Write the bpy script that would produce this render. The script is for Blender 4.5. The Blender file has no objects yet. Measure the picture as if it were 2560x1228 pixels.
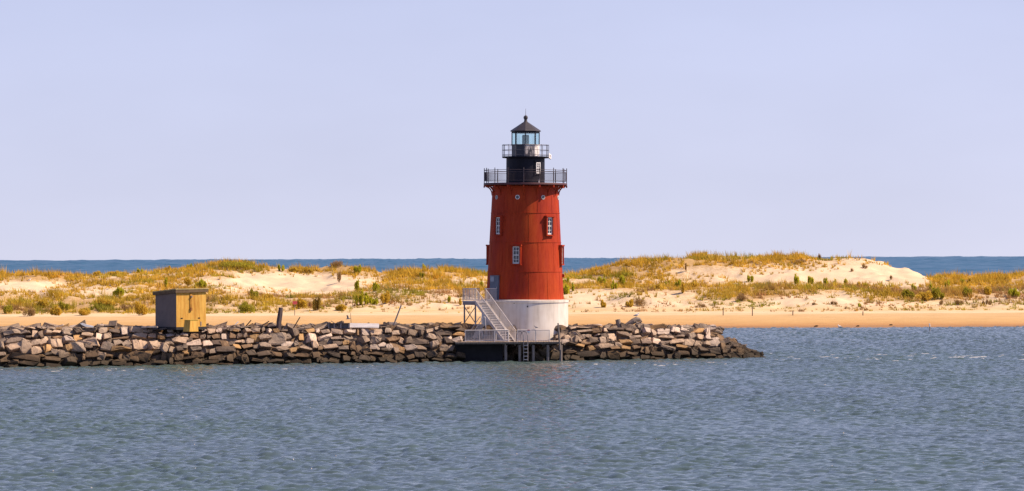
import bpy, bmesh, math, random
import numpy as np
from mathutils import Vector, Matrix

R = math.radians
C = bpy.context.scene.collection
SC = bpy.context.scene

# ------------------------------------------------------------------ camera
F_PX = 9000.0                       # focal length in pixels of a 2560 wide frame
CAM_H = 8.484
EPS = 29.5 / F_PX                   # slight upward pitch
RHO = 0.0039                        # slight roll
fw = Vector((0, math.cos(EPS), math.sin(EPS)))
up0 = Vector((0, -math.sin(EPS), math.cos(EPS)))
rt = Vector((1, 0, 0)) * math.cos(RHO) - up0 * math.sin(RHO)
upv = Vector((1, 0, 0)) * math.sin(RHO) + up0 * math.cos(RHO)
cam_d = bpy.data.cameras.new('camera')
cam = bpy.data.objects.new('camera', cam_d)
C.objects.link(cam)
m = Matrix((rt, upv, -fw)).transposed().to_4x4()
m.translation = Vector((0, 0, CAM_H))
cam.matrix_world = m
cam_d.sensor_width = 36.0
cam_d.lens = 36.0 * F_PX / 2560.0
cam_d.clip_start = 1.0
cam_d.clip_end = 60000.0
SC.camera = cam

# ------------------------------------------------------------------ light
SUN_EL, SUN_TOWARD = R(45), R(0.5)
sd = Vector((math.cos(SUN_EL) * math.cos(SUN_TOWARD), -math.cos(SUN_EL) * math.sin(SUN_TOWARD), math.sin(SUN_EL)))
sun_d = bpy.data.lights.new('sun', 'SUN')
sun_d.energy = 5.0
sun_d.angle = R(0.5)
sun_d.color = (1.0, 0.80, 0.58)
sun = bpy.data.objects.new('sun', sun_d)
C.objects.link(sun)
sun.location = (60, 250, 60)
sun.rotation_euler = (-sd).to_track_quat('-Z', 'Y').to_euler()

world = bpy.data.worlds.new('World')
SC.world = world
world.use_nodes = True
wn = world.node_tree
wn.nodes.clear()
w_out = wn.nodes.new('ShaderNodeOutputWorld')
w_bg = wn.nodes.new('ShaderNodeBackground')
w_sky = wn.nodes.new('ShaderNodeTexSky')
w_sky.sky_type = 'NISHITA'
w_sky.sun_disc = False
w_sky.sun_elevation = SUN_EL
w_sky.sun_rotation = R(90) + SUN_TOWARD
w_sky.altitude = 0
w_sky.air_density = 1.0
w_sky.dust_density = 0.3
w_sky.ozone_density = 2.5
# the air low over the sea is even in colour: flatten the lowest few degrees
w_tc = wn.nodes.new('ShaderNodeTexCoord')
w_sx = wn.nodes.new('ShaderNodeSeparateXYZ'); w_cx = wn.nodes.new('ShaderNodeCombineXYZ')
w_ma = wn.nodes.new('ShaderNodeMath'); w_ma.operation = 'MULTIPLY_ADD'; w_ma.inputs[1].default_value = 0.4; w_ma.inputs[2].default_value = 0.08
w_mx = wn.nodes.new('ShaderNodeMath'); w_mx.operation = 'MAXIMUM'
wn.links.new(w_tc.outputs['Generated'], w_sx.inputs[0])
wn.links.new(w_sx.outputs[0], w_cx.inputs[0]); wn.links.new(w_sx.outputs[1], w_cx.inputs[1])
wn.links.new(w_sx.outputs[2], w_ma.inputs[0]); wn.links.new(w_ma.outputs[0], w_mx.inputs[0]); wn.links.new(w_sx.outputs[2], w_mx.inputs[1])
wn.links.new(w_mx.outputs[0], w_cx.inputs[2]); wn.links.new(w_cx.outputs[0], w_sky.inputs[0])
w_mul = wn.nodes.new('ShaderNodeMix')
w_mul.data_type = 'RGBA'
w_mul.blend_type = 'MULTIPLY'
w_mul.inputs[0].default_value = 1.0
w_mul.inputs[7].default_value = (1.23, 0.94, 1.07, 1)
wn.links.new(w_sky.outputs[0], w_mul.inputs[6])
w_no = wn.nodes.new('ShaderNodeTexNoise')      # barely visible thin cloud
w_no.inputs['Scale'].default_value = 9.0; w_no.inputs['Detail'].default_value = 4
w_mp = wn.nodes.new('ShaderNodeMapping'); w_mp.inputs['Scale'].default_value = (1, 1, 3)
wn.links.new(w_tc.outputs['Generated'], w_mp.inputs[0]); wn.links.new(w_mp.outputs[0], w_no.inputs['Vector'])
w_rp = wn.nodes.new('ShaderNodeMapRange'); w_rp.inputs['From Min'].default_value = 0.3; w_rp.inputs['From Max'].default_value = 0.7
w_rp.inputs['To Min'].default_value = 0.965; w_rp.inputs['To Max'].default_value = 1.035
wn.links.new(w_no.outputs[0], w_rp.inputs['Value'])
w_m2 = wn.nodes.new('ShaderNodeVectorMath'); w_m2.operation = 'SCALE'
wn.links.new(w_mul.outputs[2], w_m2.inputs[0]); wn.links.new(w_rp.outputs[0], w_m2.inputs['Scale'])
wn.links.new(w_m2.outputs[0], w_bg.inputs[0])
wn.links.new(w_bg.outputs[0], w_out.inputs[0])
w_bg.inputs[1].default_value = 0.097

SC.view_settings.view_transform = 'Standard'
SC.view_settings.look = 'None'
SC.view_settings.gamma = 1.0
SC.view_settings.exposure = 0.5
SC.view_settings.use_curve_mapping = False

random.seed(7)
rng = np.random.default_rng(11)

# ------------------------------------------------------------------ helpers
def P(px, py, Y):
    """point at depth Y seen at photo pixel px, py"""
    d = rt * ((px - 1280) / F_PX) + upv * ((614 - py) / F_PX) + fw
    t = Y / d.y
    return Vector((d.x * t, Y, CAM_H + d.z * t))

def proj(x, y, z):
    dx, dy, dz = x, y, z - CAM_H
    a = dx * rt.x + dy * rt.y + dz * rt.z
    b = dx * upv.x + dy * upv.y + dz * upv.z
    c = dx * fw.x + dy * fw.y + dz * fw.z
    return 1280 + F_PX * a / c, 614 - F_PX * b / c

def tag(o, label=None, cat=None, group=None, kind=None):
    if label: o['label'] = label
    if cat: o['category'] = cat
    if group: o['group'] = group
    if kind: o['kind'] = kind
    return o

def empty(name, loc, label, cat, group=None, rz=0):
    o = bpy.data.objects.new(name, None)
    o.empty_display_size = 0.3
    C.objects.link(o)
    o.location = loc
    o.rotation_euler = (0, 0, rz)
    return tag(o, label, cat, group)

class MB:
    """collects simple solids into one mesh"""
    def __init__(self):
        self.v, self.f, self.s = [], [], []
    def add(self, vs, fs, M=None, smooth=False):
        b = len(self.v)
        for p in vs:
            p = Vector(p)
            self.v.append(tuple(M @ p if M else p))
        for f in fs:
            self.f.append(tuple(b + i for i in f))
            self.s.append(smooth)
        return self
    def box(self, c, s, M=None):
        x, y, z = c; a, b, h = s[0] / 2, s[1] / 2, s[2] / 2
        vs = [(x + i * a, y + j * b, z + k * h) for k in (-1, 1) for j in (-1, 1) for i in (-1, 1)]
        return self.add(vs, [(0, 2, 3, 1), (4, 5, 7, 6), (0, 1, 5, 4), (2, 6, 7, 3), (0, 4, 6, 2), (1, 3, 7, 5)], M)
    def tube(self, pts, r, n=8, M=None, cap=True, smooth=True):
        pts = [Vector(p) for p in pts]
        rs = r if isinstance(r, (list, tuple)) else [r] * len(pts)
        vs, fs = [], []
        prev = None
        for i, p in enumerate(pts):
            d = (pts[min(i + 1, len(pts) - 1)] - pts[max(i - 1, 0)]).normalized()
            if prev is None:
                ref = Vector((0, 0, 1)) if abs(d.z) < 0.9 else Vector((1, 0, 0))
                u = d.cross(ref).normalized()
            else:
                u = (prev - d * prev.dot(d)).normalized()
            prev = u
            w = d.cross(u)
            for k in range(n):
                a = 2 * math.pi * (k + 0.5) / n
                vs.append(p + (u * math.cos(a) + w * math.sin(a)) * rs[i])
        for i in range(len(pts) - 1):
            for k in range(n):
                k2 = (k + 1) % n
                fs.append((i * n + k, i * n + k2, (i + 1) * n + k2, (i + 1) * n + k))
        self.add(vs, fs, M, smooth)
        if cap:
            self.add(vs[:n], [tuple(range(n))[::-1]], M)
            self.add(vs[-n:], [tuple(range(n))], M)
        return self
    def lathe(self, prof, n=48, ph=0.0, M=None, smooth=True):
        """prof: list of (r, z); angle 0 faces the camera (-y)"""
        runs = [[prof[0]]]
        for i in range(1, len(prof)):
            runs[-1].append(prof[i])
            if i < len(prof) - 1:
                a0 = math.atan2(prof[i][1] - prof[i - 1][1], prof[i][0] - prof[i - 1][0])
                a1 = math.atan2(prof[i + 1][1] - prof[i][1], prof[i + 1][0] - prof[i][0])
                da = abs((a1 - a0 + math.pi) % (2 * math.pi) - math.pi)
                if da > R(28): runs.append([prof[i]])
        def circ(r, z): return [(r * math.sin(ph + 2 * math.pi * k / n), -r * math.cos(ph + 2 * math.pi * k / n), z) for k in range(n)]
        for run in runs:
            vs, fs = [], []
            for r, z in run: vs += circ(r, z)
            for i in range(len(run) - 1):
                for k in range(n):
                    k2 = (k + 1) % n
                    fs.append((i * n + k, i * n + k2, (i + 1) * n + k2, (i + 1) * n + k))
            self.add(vs, fs, M, smooth)
        if prof[0][0] > 1e-4: self.add(circ(*prof[0]), [tuple(range(n))[::-1]], M)
        if prof[-1][0] > 1e-4: self.add(circ(*prof[-1]), [tuple(range(n))], M)
        return self
    def ring(self, r, z, t, n=64, M=None):
        pts = []
        vs, fs = [], []
        q = 6
        for k in range(n):
            a = 2 * math.pi * k / n
            for j in range(q):
                b = 2 * math.pi * j / q
                rr = r + t * math.cos(b)
                vs.append((rr * math.sin(a), -rr * math.cos(a), z + t * math.sin(b)))
        for k in range(n):
            for j in range(q):
                fs.append((k * q + j, ((k + 1) % n) * q + j, ((k + 1) % n) * q + (j + 1) % q, k * q + (j + 1) % q))
        return self.add(vs, fs, M, True)
    def build(self, name, mat, parent=None, loc=None):
        me = bpy.data.meshes.new(name)
        me.from_pydata(self.v, [], self.f)
        me.polygons.foreach_set('use_smooth', self.s)
        if mat: me.materials.append(mat)
        o = bpy.data.objects.new(name, me)
        C.objects.link(o)
        if parent: o.parent = parent
        if loc: o.location = loc
        bm = bmesh.new(); bm.from_mesh(me)
        bmesh.ops.recalc_face_normals(bm, faces=bm.faces)
        bm.to_mesh(me); bm.free()
        return o

def np_mesh(name, verts, faces, mat, smooth=False, col=None, colname='tint'):
    me = bpy.data.meshes.new(name)
    nv, nf, k = len(verts), len(faces), faces.shape[1]
    me.vertices.add(nv)
    me.vertices.foreach_set('co', np.ascontiguousarray(verts, dtype=np.float32).ravel())
    me.loops.add(nf * k)
    me.loops.foreach_set('vertex_index', np.ascontiguousarray(faces, dtype=np.int32).ravel())
    me.polygons.add(nf)
    me.polygons.foreach_set('loop_start', np.arange(nf, dtype=np.int32) * k)
    me.polygons.foreach_set('use_smooth', np.full(nf, smooth, dtype=bool))
    me.update(calc_edges=True)
    if col is not None:
        ca = me.color_attributes.new(colname, 'FLOAT_COLOR', 'POINT')
        c4 = np.ones((nv, 4), dtype=np.float32)
        c4[:, :3] = col
        ca.data.foreach_set('color', c4.ravel())
    me.materials.append(mat)
    o = bpy.data.objects.new(name, me)
    C.objects.link(o)
    return o

def vnoise(x, y, seed=0):
    xi = np.floor(x).astype(np.int64); yi = np.floor(y).astype(np.int64)
    fx = x - xi; fy = y - yi
    fx = fx * fx * (3 - 2 * fx); fy = fy * fy * (3 - 2 * fy)
    def h(a, b):
        n = (a * 374761393 + b * 668265263 + seed * 982451653) & 0x7fffffff
        n = ((n ^ (n >> 13)) * 1274126177) & 0x7fffffff
        return ((n ^ (n >> 16)) & 0xffff) / 65535.0
    return (h(xi, yi) * (1 - fx) + h(xi + 1, yi) * fx) * (1 - fy) + (h(xi, yi + 1) * (1 - fx) + h(xi + 1, yi + 1) * fx) * fy

def fbm(x, y, seed=0, oct=4):
    s = 0; a = 0.5; t = 0
    for i in range(oct):
        s = s + a * vnoise(x * 2 ** i, y * 2 ** i, seed + i); t += a; a *= 0.55
    return s / t

# ------------------------------------------------------------------ materials
def mat_new(name):
    ma = bpy.data.materials.new(name)
    ma.use_nodes = True
    nt = ma.node_tree
    b = nt.nodes['Principled BSDF']
    return ma, nt, b

def N(nt, t, **kw):
    n = nt.nodes.new(t)
    for k, v in kw.items():
        setattr(n, k, v)
    return n

def noise_node(nt, scale, detail=4, rough=0.55, coord='Object', stretch=None):
    tc = N(nt, 'ShaderNodeTexCoord')
    src = tc.outputs[coord]
    if stretch:
        mp = N(nt, 'ShaderNodeMapping')
        mp.inputs['Scale'].default_value = stretch
        nt.links.new(src, mp.inputs[0]); src = mp.outputs[0]
    no = N(nt, 'ShaderNodeTexNoise')
    no.inputs['Scale'].default_value = scale
    no.inputs['Detail'].default_value = detail
    no.inputs['Roughness'].default_value = rough
    nt.links.new(src, no.inputs['Vector'])
    return no

def ramp(nt, src, stops):
    r = N(nt, 'ShaderNodeValToRGB')
    cr = r.color_ramp
    while len(cr.elements) > 1: cr.elements.remove(cr.elements[0])
    cr.elements[0].position = stops[0][0]; cr.elements[0].color = (*stops[0][1], 1)
    for p, c in stops[1:]:
        e = cr.elements.new(p); e.color = (*c, 1)
    nt.links.new(src, r.inputs[0])
    return r

def mixc(nt, fac, a, b, mode='MIX'):
    mx = N(nt, 'ShaderNodeMix', data_type='RGBA', blend_type=mode)
    for s, v in ((0, fac), (6, a), (7, b)):
        if hasattr(v, 'links'): nt.links.new(v, mx.inputs[s])
        elif s == 0: mx.inputs[0].default_value = v
        else: mx.inputs[s].default_value = (*v, 1)
    return mx.outputs[2]

def bump(nt, b, src, strength, dist):
    bp = N(nt, 'ShaderNodeBump')
    bp.inputs['Strength'].default_value = strength
    bp.inputs['Distance'].default_value = dist
    nt.links.new(src, bp.inputs['Height'])
    nt.links.new(bp.outputs[0], b.inputs['Normal'])

def simple(name, col, rough=0.6, var=0.25, scale=3.0, metal=0.0, stretch=None, bmp=0.0, col2=None):
    ma, nt, b = mat_new(name)
    no = noise_node(nt, scale, 5, 0.6, 'Object', stretch)
    c2 = col2 if col2 else tuple(c * (1 - var) for c in col)
    r = ramp(nt, no.outputs[0], [(0.32, c2), (0.62, col)])
    nt.links.new(r.outputs[0], b.inputs['Base Color'])
    b.inputs['Roughness'].default_value = rough
    b.inputs['Metallic'].default_value = metal
    if bmp: bump(nt, b, no.outputs[0], bmp, 0.05)
    return ma

def stone_mat(name, col, col2):
    ma, nt, b = mat_new(name)
    n1 = noise_node(nt, 1.3, 6, 0.62, 'Object')
    n2 = noise_node(nt, 7.0, 5, 0.65, 'Object')
    base = ramp(nt, n1.outputs[0], [(0.3, col2), (0.55, col), (0.72, tuple(min(1, c * 1.12) for c in col))])
    oi = N(nt, 'ShaderNodeObjectInfo')
    rr = ramp(nt, oi.outputs['Random'], [(0.0, (0.68, 0.66, 0.66)), (0.5, (0.95, 0.93, 0.9)), (1.0, (1.2, 1.13, 1.05))])
    c = mixc(nt, 1.0, base.outputs[0], rr.outputs[0], 'MULTIPLY')
    sp = ramp(nt, n2.outputs[0], [(0.33, (0.45, 0.43, 0.42)), (0.5, (1, 1, 1))])
    c = mixc(nt, 0.7, c, sp.outputs[0], 'MULTIPLY')
    # tide stain: weed and wet stone up to about a metre above the water
    ge = N(nt, 'ShaderNodeNewGeometry')
    sx = N(nt, 'ShaderNodeSeparateXYZ'); nt.links.new(ge.outputs['Position'], sx.inputs[0])
    nz = noise_node(nt, 0.9, 3, 0.6, 'Object')
    ad = N(nt, 'ShaderNodeMath', operation='MULTIPLY_ADD')
    nt.links.new(nz.outputs[0], ad.inputs[0]); ad.inputs[1].default_value = -1.3
    nt.links.new(sx.outputs[2], ad.inputs[2])
    mr = N(nt, 'ShaderNodeMapRange')
    mr.inputs['From Min'].default_value = -0.30; mr.inputs['From Max'].default_value = 1.0
    mr.inputs['To Min'].default_value = 0.93; mr.inputs['To Max'].default_value = 0.0
    nt.links.new(ad.outputs[0], mr.inputs['Value'])
    c = mixc(nt, mr.outputs[0], c, (0.036, 0.028, 0.018))
    nt.links.new(c, b.inputs['Base Color'])
    b.inputs['Roughness'].default_value = 0.85
    b.inputs['Specular IOR Level'].default_value = 0.25
    bump(nt, b, n2.outputs[0], 0.5, 0.06)
    return ma

ST = {
    'L': stone_mat('pale_granite', (0.58, 0.475, 0.395), (0.41, 0.33, 0.28)),
    'T': stone_mat('tan_granite', (0.44, 0.335, 0.25), (0.30, 0.23, 0.175)),
    'O': stone_mat('ochre_granite', (0.46, 0.29, 0.135), (0.32, 0.20, 0.10)),
    'G': stone_mat('grey_granite', (0.33, 0.262, 0.205), (0.22, 0.172, 0.138)),
    'D': stone_mat('dark_shaded_granite', (0.19, 0.145, 0.112), (0.115, 0.086, 0.07)),  # dark stone; the tone also darkens boulders that merely stand in shade
    'B': stone_mat('brown_granite', (0.28, 0.185, 0.11), (0.18, 0.115, 0.07)),
}
TONE = {'L': 'pale', 'T': 'tan', 'O': 'ochre', 'G': 'grey', 'D': 'dark grey', 'B': 'brown'}  # 'dark grey' includes boulders toned dark for standing in shade
M_WOOD = simple('weathered_wood', (0.16, 0.10, 0.07), 0.85, 0.5, 4, stretch=(4, 4, 0.6))
M_WOODG = simple('grey_driftwood', (0.27, 0.21, 0.17), 0.9, 0.5, 3, stretch=(3, 3, 0.8))
M_STEEL = simple('galvanised_steel', (0.55, 0.50, 0.49), 0.5, 0.25, 2, 0.2)
M_RAILW = simple('pale_rail_paint', (0.66, 0.60, 0.57), 0.5, 0.15, 2)
M_DSTEEL = simple('dull_steel', (0.25, 0.23, 0.24), 0.6, 0.35, 2, 0.1)
M_WHITEP = simple('white_paint', (0.78, 0.76, 0.74), 0.5, 0.12, 2)
M_BLACKP = simple('black_paint', (0.010, 0.010, 0.020), 0.6, 0.4, 1.2, stretch=(1, 1, 0.4))
M_BLACKP.node_tree.nodes['Principled BSDF'].inputs['Specular IOR Level'].default_value = 0.2
M_DGLASS = simple('dark_glass', (0.035, 0.045, 0.07), 0.08, 0.3, 2)
M_PIERC = simple('pier_concrete', (0.36, 0.33, 0.31), 0.85, 0.4, 1.5, bmp=0.3)
M_DARKC = simple('shade_dark_concrete', (0.022, 0.021, 0.026), 0.85, 0.5, 1.5, bmp=0.3)  # near-black colour paints in the deep shade below the dock deck
M_PILE = simple('pile_timber', (0.24, 0.20, 0.18), 0.85, 0.5, 3, stretch=(3, 3, 0.5))
M_DECK = simple('deck_planks', (0.34, 0.26, 0.20), 0.8, 0.4, 2)
M_DOOR = simple('blue_grey_door', (0.10, 0.12, 0.17), 0.5, 0.2, 2)
M_GULLW = simple('white_feathers', (0.85, 0.84, 0.84), 0.7, 0.06, 8)
M_GULLG = simple('grey_feathers', (0.22, 0.21, 0.25), 0.7, 0.2, 8)
M_RED = simple('red_sign_paint', (0.62, 0.06, 0.06), 0.5, 0.15, 3)
M_LENS = simple('beacon_housing', (0.10, 0.17, 0.15), 0.35, 0.3, 4)

def red_paint():
    ma, nt, b = mat_new('red_tower_paint')
    n1 = noise_node(nt, 0.55, 6, 0.62, 'Object', (1, 1, 0.28))
    n2 = noise_node(nt, 3.0, 5, 0.7, 'Object', (1.6, 1.6, 0.22))
    n3 = noise_node(nt, 2.2, 6, 0.75, 'Object')
    c1 = ramp(nt, n1.outputs[0], [(0.30, (0.25, 0.023, 0.017)), (0.5, (0.36, 0.038, 0.012)), (0.68, (0.44, 0.060, 0.013))])
    c2 = ramp(nt, n2.outputs[0], [(0.28, (0.66, 0.60, 0.62)), (0.48, (1, 1, 1)), (0.70, (1.08, 1.35, 1.7))])
    c = mixc(nt, 0.8, c1.outputs[0], c2.outputs[0], 'MULTIPLY')
    sc = ramp(nt, n3.outputs[0], [(0.66, (0, 0, 0)), (0.70, (1, 1, 1))])
    c = mixc(nt, sc.outputs[0], c, (0.22, 0.035, 0.03))
    nt.links.new(c, b.inputs['Base Color'])
    b.inputs['Roughness'].default_value = 0.7
    b.inputs['Specular IOR Level'].default_value = 0.12
    return ma
M_TOWER = red_paint()

def white_base_mat():
    ma, nt, b = mat_new('whitewashed_iron')
    n1 = noise_node(nt, 1.2, 5, 0.6, 'Object', (1.6, 1.6, 0.25))
    n2 = noise_node(nt, 0.5, 4, 0.6, 'Object')
    c1 = ramp(nt, n1.outputs[0], [(0.28, (0.50, 0.45, 0.40)), (0.52, (0.70, 0.645, 0.585)), (0.7, (0.77, 0.72, 0.665))])
    c2 = ramp(nt, n2.outputs[0], [(0.35, (0.86, 0.82, 0.78)), (0.6, (1, 1, 1))])
    nt.links.new(mixc(nt, 0.8, c1.outputs[0], c2.outputs[0], 'MULTIPLY'), b.inputs['Base Color'])
    b.inputs['Roughness'].default_value = 0.6
    return ma
M_BASE = white_base_mat()

def parapet_mat():
    ma, nt, b = mat_new('peeling_sunlit_parapet')
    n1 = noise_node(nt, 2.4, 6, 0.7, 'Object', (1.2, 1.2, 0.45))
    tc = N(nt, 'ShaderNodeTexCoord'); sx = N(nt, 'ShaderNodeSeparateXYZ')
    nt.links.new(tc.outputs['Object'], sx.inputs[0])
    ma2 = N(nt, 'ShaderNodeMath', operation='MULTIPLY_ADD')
    nt.links.new(sx.outputs[0], ma2.inputs[0]); ma2.inputs[1].default_value = 0.22  # peeling paint, coloured paler towards the sunny right as if lit
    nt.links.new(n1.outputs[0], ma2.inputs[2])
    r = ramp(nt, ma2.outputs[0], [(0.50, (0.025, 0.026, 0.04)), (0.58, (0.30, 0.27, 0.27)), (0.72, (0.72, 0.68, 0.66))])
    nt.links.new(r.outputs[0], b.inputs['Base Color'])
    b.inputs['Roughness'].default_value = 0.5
    return ma
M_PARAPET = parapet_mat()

def pane_mat():
    ma, nt, b = mat_new('lantern_glass')
    out = nt.nodes['Material Output']
    nt.nodes.remove(b)
    tr = N(nt, 'ShaderNodeBsdfTransparent'); tr.inputs[0].default_value = (0.87, 0.95, 0.95, 1)
    gl = N(nt, 'ShaderNodeBsdfGlossy'); gl.inputs[0].default_value = (0.9, 0.95, 1, 1); gl.inputs['Roughness'].default_value = 0.04
    mx = N(nt, 'ShaderNodeMixShader'); mx.inputs[0].default_value = 0.07
    nt.links.new(tr.outputs[0], mx.inputs[1]); nt.links.new(gl.outputs[0], mx.inputs[2])
    nt.links.new(mx.outputs[0], out.inputs[0])
    return ma
M_PANE = pane_mat()

def tint_mat(name, rough=0.8, transl=0.0):
    ma, nt, b = mat_new(name)
    at = N(nt, 'ShaderNodeAttribute'); at.attribute_name = 'tint'
    nt.links.new(at.outputs['Color'], b.inputs['Base Color'])
    b.inputs['Roughness'].default_value = rough
    b.inputs['Specular IOR Level'].default_value = 0.15
    if transl:
        out = nt.nodes['Material Output']
        tl = N(nt, 'ShaderNodeBsdfTranslucent'); nt.links.new(at.outputs['Color'], tl.inputs[0])
        mx = N(nt, 'ShaderNodeMixShader'); mx.inputs[0].default_value = transl
        nt.links.new(b.outputs[0], mx.inputs[1]); nt.links.new(tl.outputs[0], mx.inputs[2])
        nt.links.new(mx.outputs[0], out.inputs[0])
    return ma
M_LEAF = tint_mat('leaf', 0.7, 0.6)
M_GRASS = tint_mat('grass_blade', 0.8, 0.35)

# ------------------------------------------------------------------ sand dunes and beach (structure)
def keys(s):
    a = np.array([[float(t) for t in q.split(':')] for q in s.split()])
    return a[:, 0], a[:, 1]

CREST = "0:690 100:688 200:692 300:690 400:683 480:674 540:665 600:663 650:669 720:677 800:674 850:670 900:677 960:690 1050:681 1120:678 1200:685 1240:691 1330:694 1400:692 1450:690 1480:681 1550:666 1620:655 1700:645 1760:639 1850:640 1950:643 2040:645 2060:649 2100:646 2160:649 2200:657 2230:669 2270:673 2300:690 2320:700 2360:698 2450:696 2560:692"
MID = "0:722 150:724 300:718 500:712 650:728 800:732 900:722 1000:712 1200:716 1400:718 1500:720 1700:721 1900:721 2000:717 2200:717 2320:718 2450:720 2560:714"
FORE = "0:742 200:744 400:746 600:748 800:752 1000:742 1200:742 1420:730 1600:724 1800:724 2000:724 2150:729 2250:742 2400:744 2560:740"
KY = [410.0, 425.5, 462.0, 475.0, 497.0, 522.0, 552.0, 585.0, 640.0, 700.0]
def zline(s, Y):
    xs, ys = keys(s)
    pts = [P(a, b, Y) for a, b in zip(xs, ys)]
    return np.array([p.x for p in pts]), np.array([p.z for p in pts])
ZL = {4: zline(FORE, 497.0), 5: zline(MID, 522.0), 6: zline(CREST, 552.0)}
Z_CONST = {0: -0.9, 1: 0.0, 2: 1.12, 3: 1.35, 7: 1.6, 8: -0.8, 9: -1.5}

def terrain(x, y):
    x = np.asarray(x, float); y = np.asarray(y, float)
    x, y = np.broadcast_arrays(x, y)
    zs = []
    for i in range(len(KY)):
        if i in ZL: zs.append(np.interp(x, *ZL[i]))
        elif i == 7: zs.append(0.25 * np.interp(x, *ZL[6]) + 0.4)
        else: zs.append(np.full(x.shape, Z_CONST[i]))
    K = np.array(KY); Z = np.stack(zs)
    T = np.zeros_like(Z)
    for i in range(1, len(K) - 1):
        d0 = (Z[i] - Z[i - 1]) / (K[i] - K[i - 1]); d1 = (Z[i + 1] - Z[i]) / (K[i + 1] - K[i])
        T[i] = np.where(d0 * d1 > 0, 2 * d0 * d1 / np.where(np.abs(d0 + d1) < 1e-9, 1, d0 + d1), 0.15 * (d0 + d1))
    idx = np.clip(np.searchsorted(K, y) - 1, 0, len(K) - 2)
    def pick(A, j): return np.take_along_axis(A, j[None], 0)[0]
    k0, k1 = K[idx], K[idx + 1]
    h = k1 - k0; t = np.clip((y - k0) / h, 0, 1)
    z0, z1, m0, m1 = pick(Z, idx), pick(Z, idx + 1), pick(T, idx), pick(T, idx + 1)
    z = (2*t**3 - 3*t**2 + 1) * z0 + (t**3 - 2*t**2 + t) * h * m0 + (-2*t**3 + 3*t**2) * z1 + (t**3 - t**2) * h * m1
    amp = np.clip((y - 472) / 12, 0, 1) * np.clip((620 - y) / 40, 0, 1)
    z = z + amp * ((fbm(x / 6.0, y / 5.0, 3) - 0.5) * 1.35 + (fbm(x / 1.9, y / 2.1, 9, 3) - 0.5) * 0.7)
    z = z + np.clip((y - 455) / 8, 0, 1) * np.clip((484 - y) / 8, 0, 1) * (fbm(x / 3.0, y / 1.2, 21, 3) - 0.5) * 0.22
    z = z + (fbm(x / 11.0, y / 9.0, 5, 3) - 0.5) * 0.24 * np.clip((y - 425) / 20, 0, 1)
    return z

DENS = [
 (650, "0000000000000899000000000000000000000000999998888765430000000000"),
 (660, "0000000000006999600777000000000000000089998877666655443322000000"),
 (670, "0000000000777777778888800666600000007887665555443332210000000000"),
 (680, "8888888666666555557777788877777700008876654444332211000000000000"),
 (690, "9999986322566661111115558888877777799888866443221000000000777777"),
 (700, "7777777777774430000001127777222277444444444433110000000000777777"),
 (710, "1111666666633220000000333666666666766666554444333322111111666666"),
 (720, "0003333366666322100000055556666666677777777777777777766666666666"),
 (730, "2225511155555555321112555555555555533335555558888885555577777773"),
 (740, "6666622266666666644445555554444444411144444488888333337777777555"),
 (750, "7777777777777666666655555533333333333333355555661111116666664444"),
 (760, "7777777777777666666665544433333333333333333444443222223333344444"),
 (770, "8888888888888555555553333222222222222222222222222222222222222222"),
 (780, "7777776666666444411111111111111111122222222222222222222222222222"),
 (789, "0000000000000000000000000000000000000000000000000000000000000000"),
]
DG = np.array([[int(ch) / 9 for ch in r[1][:64]] for r in DENS])
DY = np.array([r[0] for r in DENS], float)
def density(px, py):
    cx = np.clip(px / 40 - 0.5, 0, 62.999); ci = cx.astype(int); fx = cx - ci
    ry = np.interp(py, DY, np.arange(len(DY))); ri = np.clip(ry.astype(int), 0, len(DY) - 2); fy = ry - ri
    return (DG[ri, ci] * (1 - fx) + DG[ri, ci + 1] * fx) * (1 - fy) + (DG[ri + 1, ci] * (1 - fx) + DG[ri + 1, ci + 1] * fx) * fy
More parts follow.
